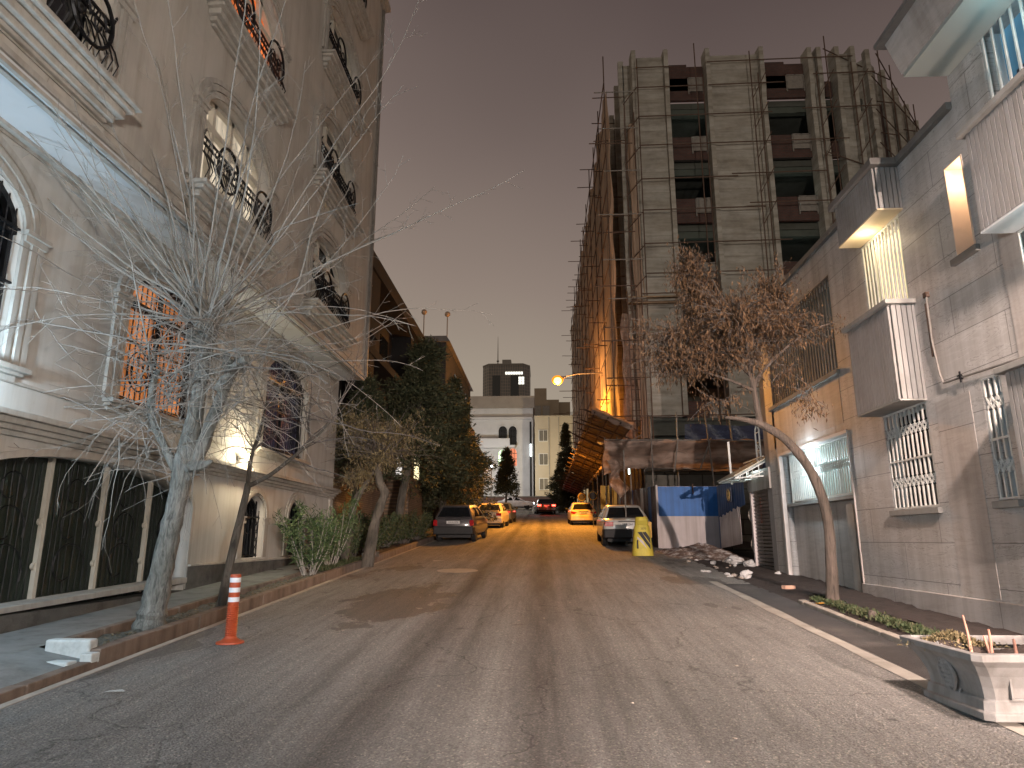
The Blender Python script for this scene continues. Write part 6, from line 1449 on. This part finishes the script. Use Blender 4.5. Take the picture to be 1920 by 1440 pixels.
# ------------------------------------------------------------------ far end of the street
ew = thing('boundary_wall', 'low pinkish wall with rail across the far end of the street behind the moving cars', 'wall', (0, 88, 4.5))
under(ew, MB().box(-14, 88, 4.3, 3.2, 88.3, 6.9).build('wall_face', mat('pinkish_render', (.30, .19, .17), .85, .3, 1, .2))); under(ew, MB().box(-14.1, 87.9, 6.9, 3.3, 88.4, 7.05).build('coping', M['boltgrey']))
for x in (-2.5, 1.2, 3.1): under(ew, MB().box(x, 87.92, 4.3, x + .14, 88.0, 6.8).build('pier', M['pipe']))
wh = thing('white_building', 'far white building with round arched windows and a balcony, one window lit green white', 'building', (-6, 110, 4.5))
def wh_(o): return under(wh, o)
wm = mat('pale_far_stone', (.62, .6, .58), .8, .15, .5, .1)
wh_(MB().box(-20, 110, 4, -1.45, 124, 22.8).build('wall', wm)); wh_(MB().box(-20, 109.3, 20.9, -1.6, 110, 21.2).build('cornice', wm)); wh_(MB().box(-20, 109.6, 22.8, -1.2, 124, 24.8).build('roof_parapet', mat('beige_far_stone', (.36, .31, .26), .85, .15, .5, .1)))
green = emat('lit_green_white_window', (.75, 1, .6), 1.5); redw = emat('lit_red_window', (.85, .25, .12), .8)
for (x0, x1, z0, zs, za, mm) in ((-7.1, -5.7, 16.7, 19.0, 19.8, M['glass']), (-5.45, -4.1, 16.7, 19.0, 19.8, M['glass']), (-7.1, -5.7, 13.3, 15.2, 15.9, green), (-5.4, -4.1, 13.3, 15.3, 16.1, redw)):
    f = wh_(MB().prism(ring(x0, x1, z0, zs, za, .0, .16), 109.86, 109.99, 'y').build('window', wm)); MB().prism(arch(x0, x1, z0, zs, za), 109.93, 109.97, 'y').build('pane', mm, f)
    bb = MB(); [bb.box(x0 + (x1 - x0) * q - .04, 109.88, z0, x0 + (x1 - x0) * q + .04, 109.92, za - .1) for q in (.33, .66)]; bb.box(x0, 109.88, zs - .04, x1, 109.92, zs + .04); bb.box(x0, 109.88, zs - .94, x1, 109.92, zs - .86); bb.build('bars', M['iron'], f)
wh_(MB().box(-20, 108.6, 16.1, -4.4, 110, 16.5).box(-20, 108.6, 16.5, -5.2, 108.75, 17.6).build('balcony', wm)); wh_(MB().box(-2.0, 109.9, 4, -1.7, 110, 20.5).build('dark_recess', M['brickdark'])); wh_(MB().box(-1.95, 109.8, 14.8, -1.72, 109.88, 16.8).build('tube_light', emat('lit_white_tube', (.9, 1, 1), 5)))  # flat dark strip on the wall stands in for a recess's shade
cb_ = thing('cream_building', 'far cream rendered building with three stacked windows beside the white one', 'building', (3, 105, 4.5))
def cb2(o): return under(cb_, o)
cm_ = mat('cream_far_render', (.50, .44, .34), .85, .12, .5, .1)
cb2(MB().box(-1.1, 105, 4, 9, 125, 20.4).build('wall', cm_)); cb2(MB().box(-1.2, 104.9, 20.4, 9, 125, 20.6).build('coping', cm_)); cb2(MB().box(1.05, 104.93, 4.5, 1.2, 104.99, 20.4).box(2.6, 104.93, 4.5, 2.7, 104.99, 20.4).build('downpipe', M['boltgrey']))
for z in (16.6, 12.9, 9.1, 5.6):
    f = cb2(MB().box(-.5, 104.85, z - .08, .95, 104.99, z + 1.75).build('window', M['frame_white'])); MB().box(-.4, 104.82, z, .2, 104.845, z + 1.65).box(.28, 104.82, z, .85, 104.845, z + 1.65).build('pane', mat('grey_curtained_pane_%d' % int(z), (.16, .15, .13), .3), f)
ub = thing('upper_block', 'small beige block with four windows rising behind the cream building', 'building', (0, 130, 5))
under(ub, MB().box(-6.5, 130, 4, 3.4, 140, 28.3).box(-1.4, 130, 28.3, 1.0, 135, 30.6).box(3.4, 131, 4, 5.6, 140, 28).build('wall', mat('dull_beige_render', (.38, .32, .24), .85, .15, .4, .1)))
for x in (-1.5, .2):
    for z in (25.2, 22.4): under(ub, MB().box(x, 129.9, z, x + 1.35, 129.99, z + 1.9).build('window', M['boltgrey']))
tw = thing('glass_tower', 'tall grey glazed office tower with chamfered corners and a roof mast in the far haze', 'building', (-12, 220, 5))
def tw_(o): return under(tw, o)
m, n, l, bs_ = newmat('curtain_wall_glazing'); v = coords(n)
s = n.new('ShaderNodeSeparateXYZ'); l.new(v, s.inputs[0]); cmb = n.new('ShaderNodeCombineXYZ'); l.new(s.outputs['X'], cmb.inputs[0]); l.new(s.outputs['Z'], cmb.inputs[1])
br = n.new('ShaderNodeTexBrick'); br.offset = 0; br.inputs['Scale'].default_value = 1; br.inputs['Brick Width'].default_value = .8; br.inputs['Row Height'].default_value = 1.05; br.inputs['Mortar Size'].default_value = .07
br.inputs['Color1'].default_value = (.15, .15, .145, 1); br.inputs['Color2'].default_value = (.19, .185, .175, 1); br.inputs['Mortar'].default_value = (.36, .30, .25, 1); l.new(cmb.outputs[0], br.inputs['Vector']); l.new(br.outputs['Color'], bs_.inputs['Base Color']); bs_.inputs['Roughness'].default_value = .35  # pane and mullion colours lightened to stand in for haze
tw_(MB().prism([(-19.8, 223), (-17.6, 220), (-6.2, 220), (-3.9, 223), (-3.9, 238), (-19.8, 238)], 4, 58.9, 'z').build('glazed_wall', m))
tw_(MB().prism([(-19.9, 222.9), (-17.7, 219.8), (-6.1, 219.8), (-3.8, 222.9), (-3.8, 238), (-19.9, 238)], 58.9, 59.3, 'z').build('roof_edge', M['boltgrey']))
for x0, x1 in ((-16.3, -13.7), (-10.3, -7.6)): tw_(MB().box(x0, 219.9, 44, x1, 219.98, 55.2).build('dark_panel', M['glass']))
lw = emat('lit_office_window', (1, .97, .85), 1.6)
for i in range(7): tw_(MB().box(-12.0 + .85 * i, 219.85, 55.5, -11.3 + .85 * i, 219.89, 56.4).build('lit_window', lw))
for i in range(2):
    for j in range(3): tw_(MB().box(-7.6 + 1.0 * i, 219.85, 52.1 + .9 * j, -6.75 + 1.0 * i, 219.89, 52.85 + .9 * j).build('lit_window', lw))
tw_(MB().box(-13.2, 222, 59.3, -10.2, 226, 61.2).build('plant_room', M['boltgrey'])); tw_(MB().tube([(-14.8, 224, 59.3), (-14.8, 224, 66), (-14.8, 224, 70)], [.22, .12, .05], 6).lathe([(.001, -.5), (.5, 0), (.001, .5)], (-14.8, 224, 61.2), 8).build('mast', M['pipe']))
# unseen lamps added to brighten the far facades and the crossing car
for i, (x, y, z, c, w_) in enumerate(((-7.5, 100, 12.0, (.9, .95, 1.0), 1900), (3.5, 94, 11.0, (1, .78, .45), 3000), (-8.0, 76, 12.0, (1, .93, .85), 1500))):
    t = thing('street_lamp', ['cool white lamp of the cross street hidden by the conifers', 'warm lamp of the cross street hidden behind the platform', 'neutral lamp at the street corner hidden behind the conifers'][i], 'lamp', (x, y, 4.5), 0, 'lamps on the cross street')
    MB().tube([(0, 0, 0), (0, 0, z - 4.5)], .07, 6).build('post', M['pipe'], t); MB().ball((0, 0, z - 4.4), .2, 6).build('globe', emat('lit_far_globe_%d' % i, c, 12), t)
    point('far_light', (0, -.0, z - 4.0), c, w_, .25, t)

# floodlight pole behind the camera, then unseen lamps added to brighten street and site
fl = thing('floodlight', 'pinkish white floodlight on a pole behind the photographer', 'lamp', (4.35, -6.5, -.4))
MB().tube([(0, 0, 0), (0, 0, 3.6)], .05, 6).build('post', M['pipe'], fl); MB().box(-.18, -.1, 3.6, .18, .04, 3.85).build('housing', M['boltgrey'], fl)
MB().box(-.15, .045, 3.63, .15, .05, 3.82).build('lens', emat('lit_flood_lens', (1, .85, .75), 30), fl)
spot('flood_light', (0, .2, 3.7), (.3, 13.5, 1), (1.0, .79, .68), 18000, 64, .55, .07, fl)
MB().box(-.5, -.1, 3.6, -.24, .04, 3.85).build('side_housing', M['boltgrey'], fl)
spot('side_flood_light', (-.4, .2, 3.8), (-10.5, 17, 7.5), (1.0, .95, .88), 4600, 72, .9, .12, fl)  # second head, added to brighten the villa front
road_fill = thing('street_lamp', 'warm street lamp on a tall pole at the right kerb behind the photographer', 'lamp', (4.75, 1.2, .1))  # no known lamp here; added overhead to lift the road brightness
MB().tube([(0, 0, 0), (0, 0, 7.0), (-.9, .3, 7.3)], .05, 6).build('post', M['pipe'], road_fill); MB().box(-1.25, .1, 7.12, -.85, .45, 7.25).build('housing', M['boltgrey'], road_fill); MB().box(-1.2, .15, 7.1, -.9, .4, 7.118).build('lens', emat('lit_warm_lens', (1, .82, .7), 20), road_fill)
spot('lamp_light', (-1.05, .3, 7.0), (2.6, 8.2, 0), (1.0, .79, .69), 9500, 82, 1.0, .3, road_fill)
rf = thing('roof_floodlight', 'floodlight on the roof of the taller stone block aimed at the building site', 'lamp', (9, 5.5, 9.5))  # extra lamp out of view, added to brighten the unfinished building
MB().tube([(0, 0, 0), (0, 0, 1)], .04, 6).build('post', M['pipe'], rf); MB().box(-.2, -.1, 1, .2, .06, 1.3).build('housing', M['boltgrey'], rf)
spot('flood_light', (0, .2, 1.15), (2, 28, 7), (1.0, .90, .78), 7800, 70, .8, .25, rf)
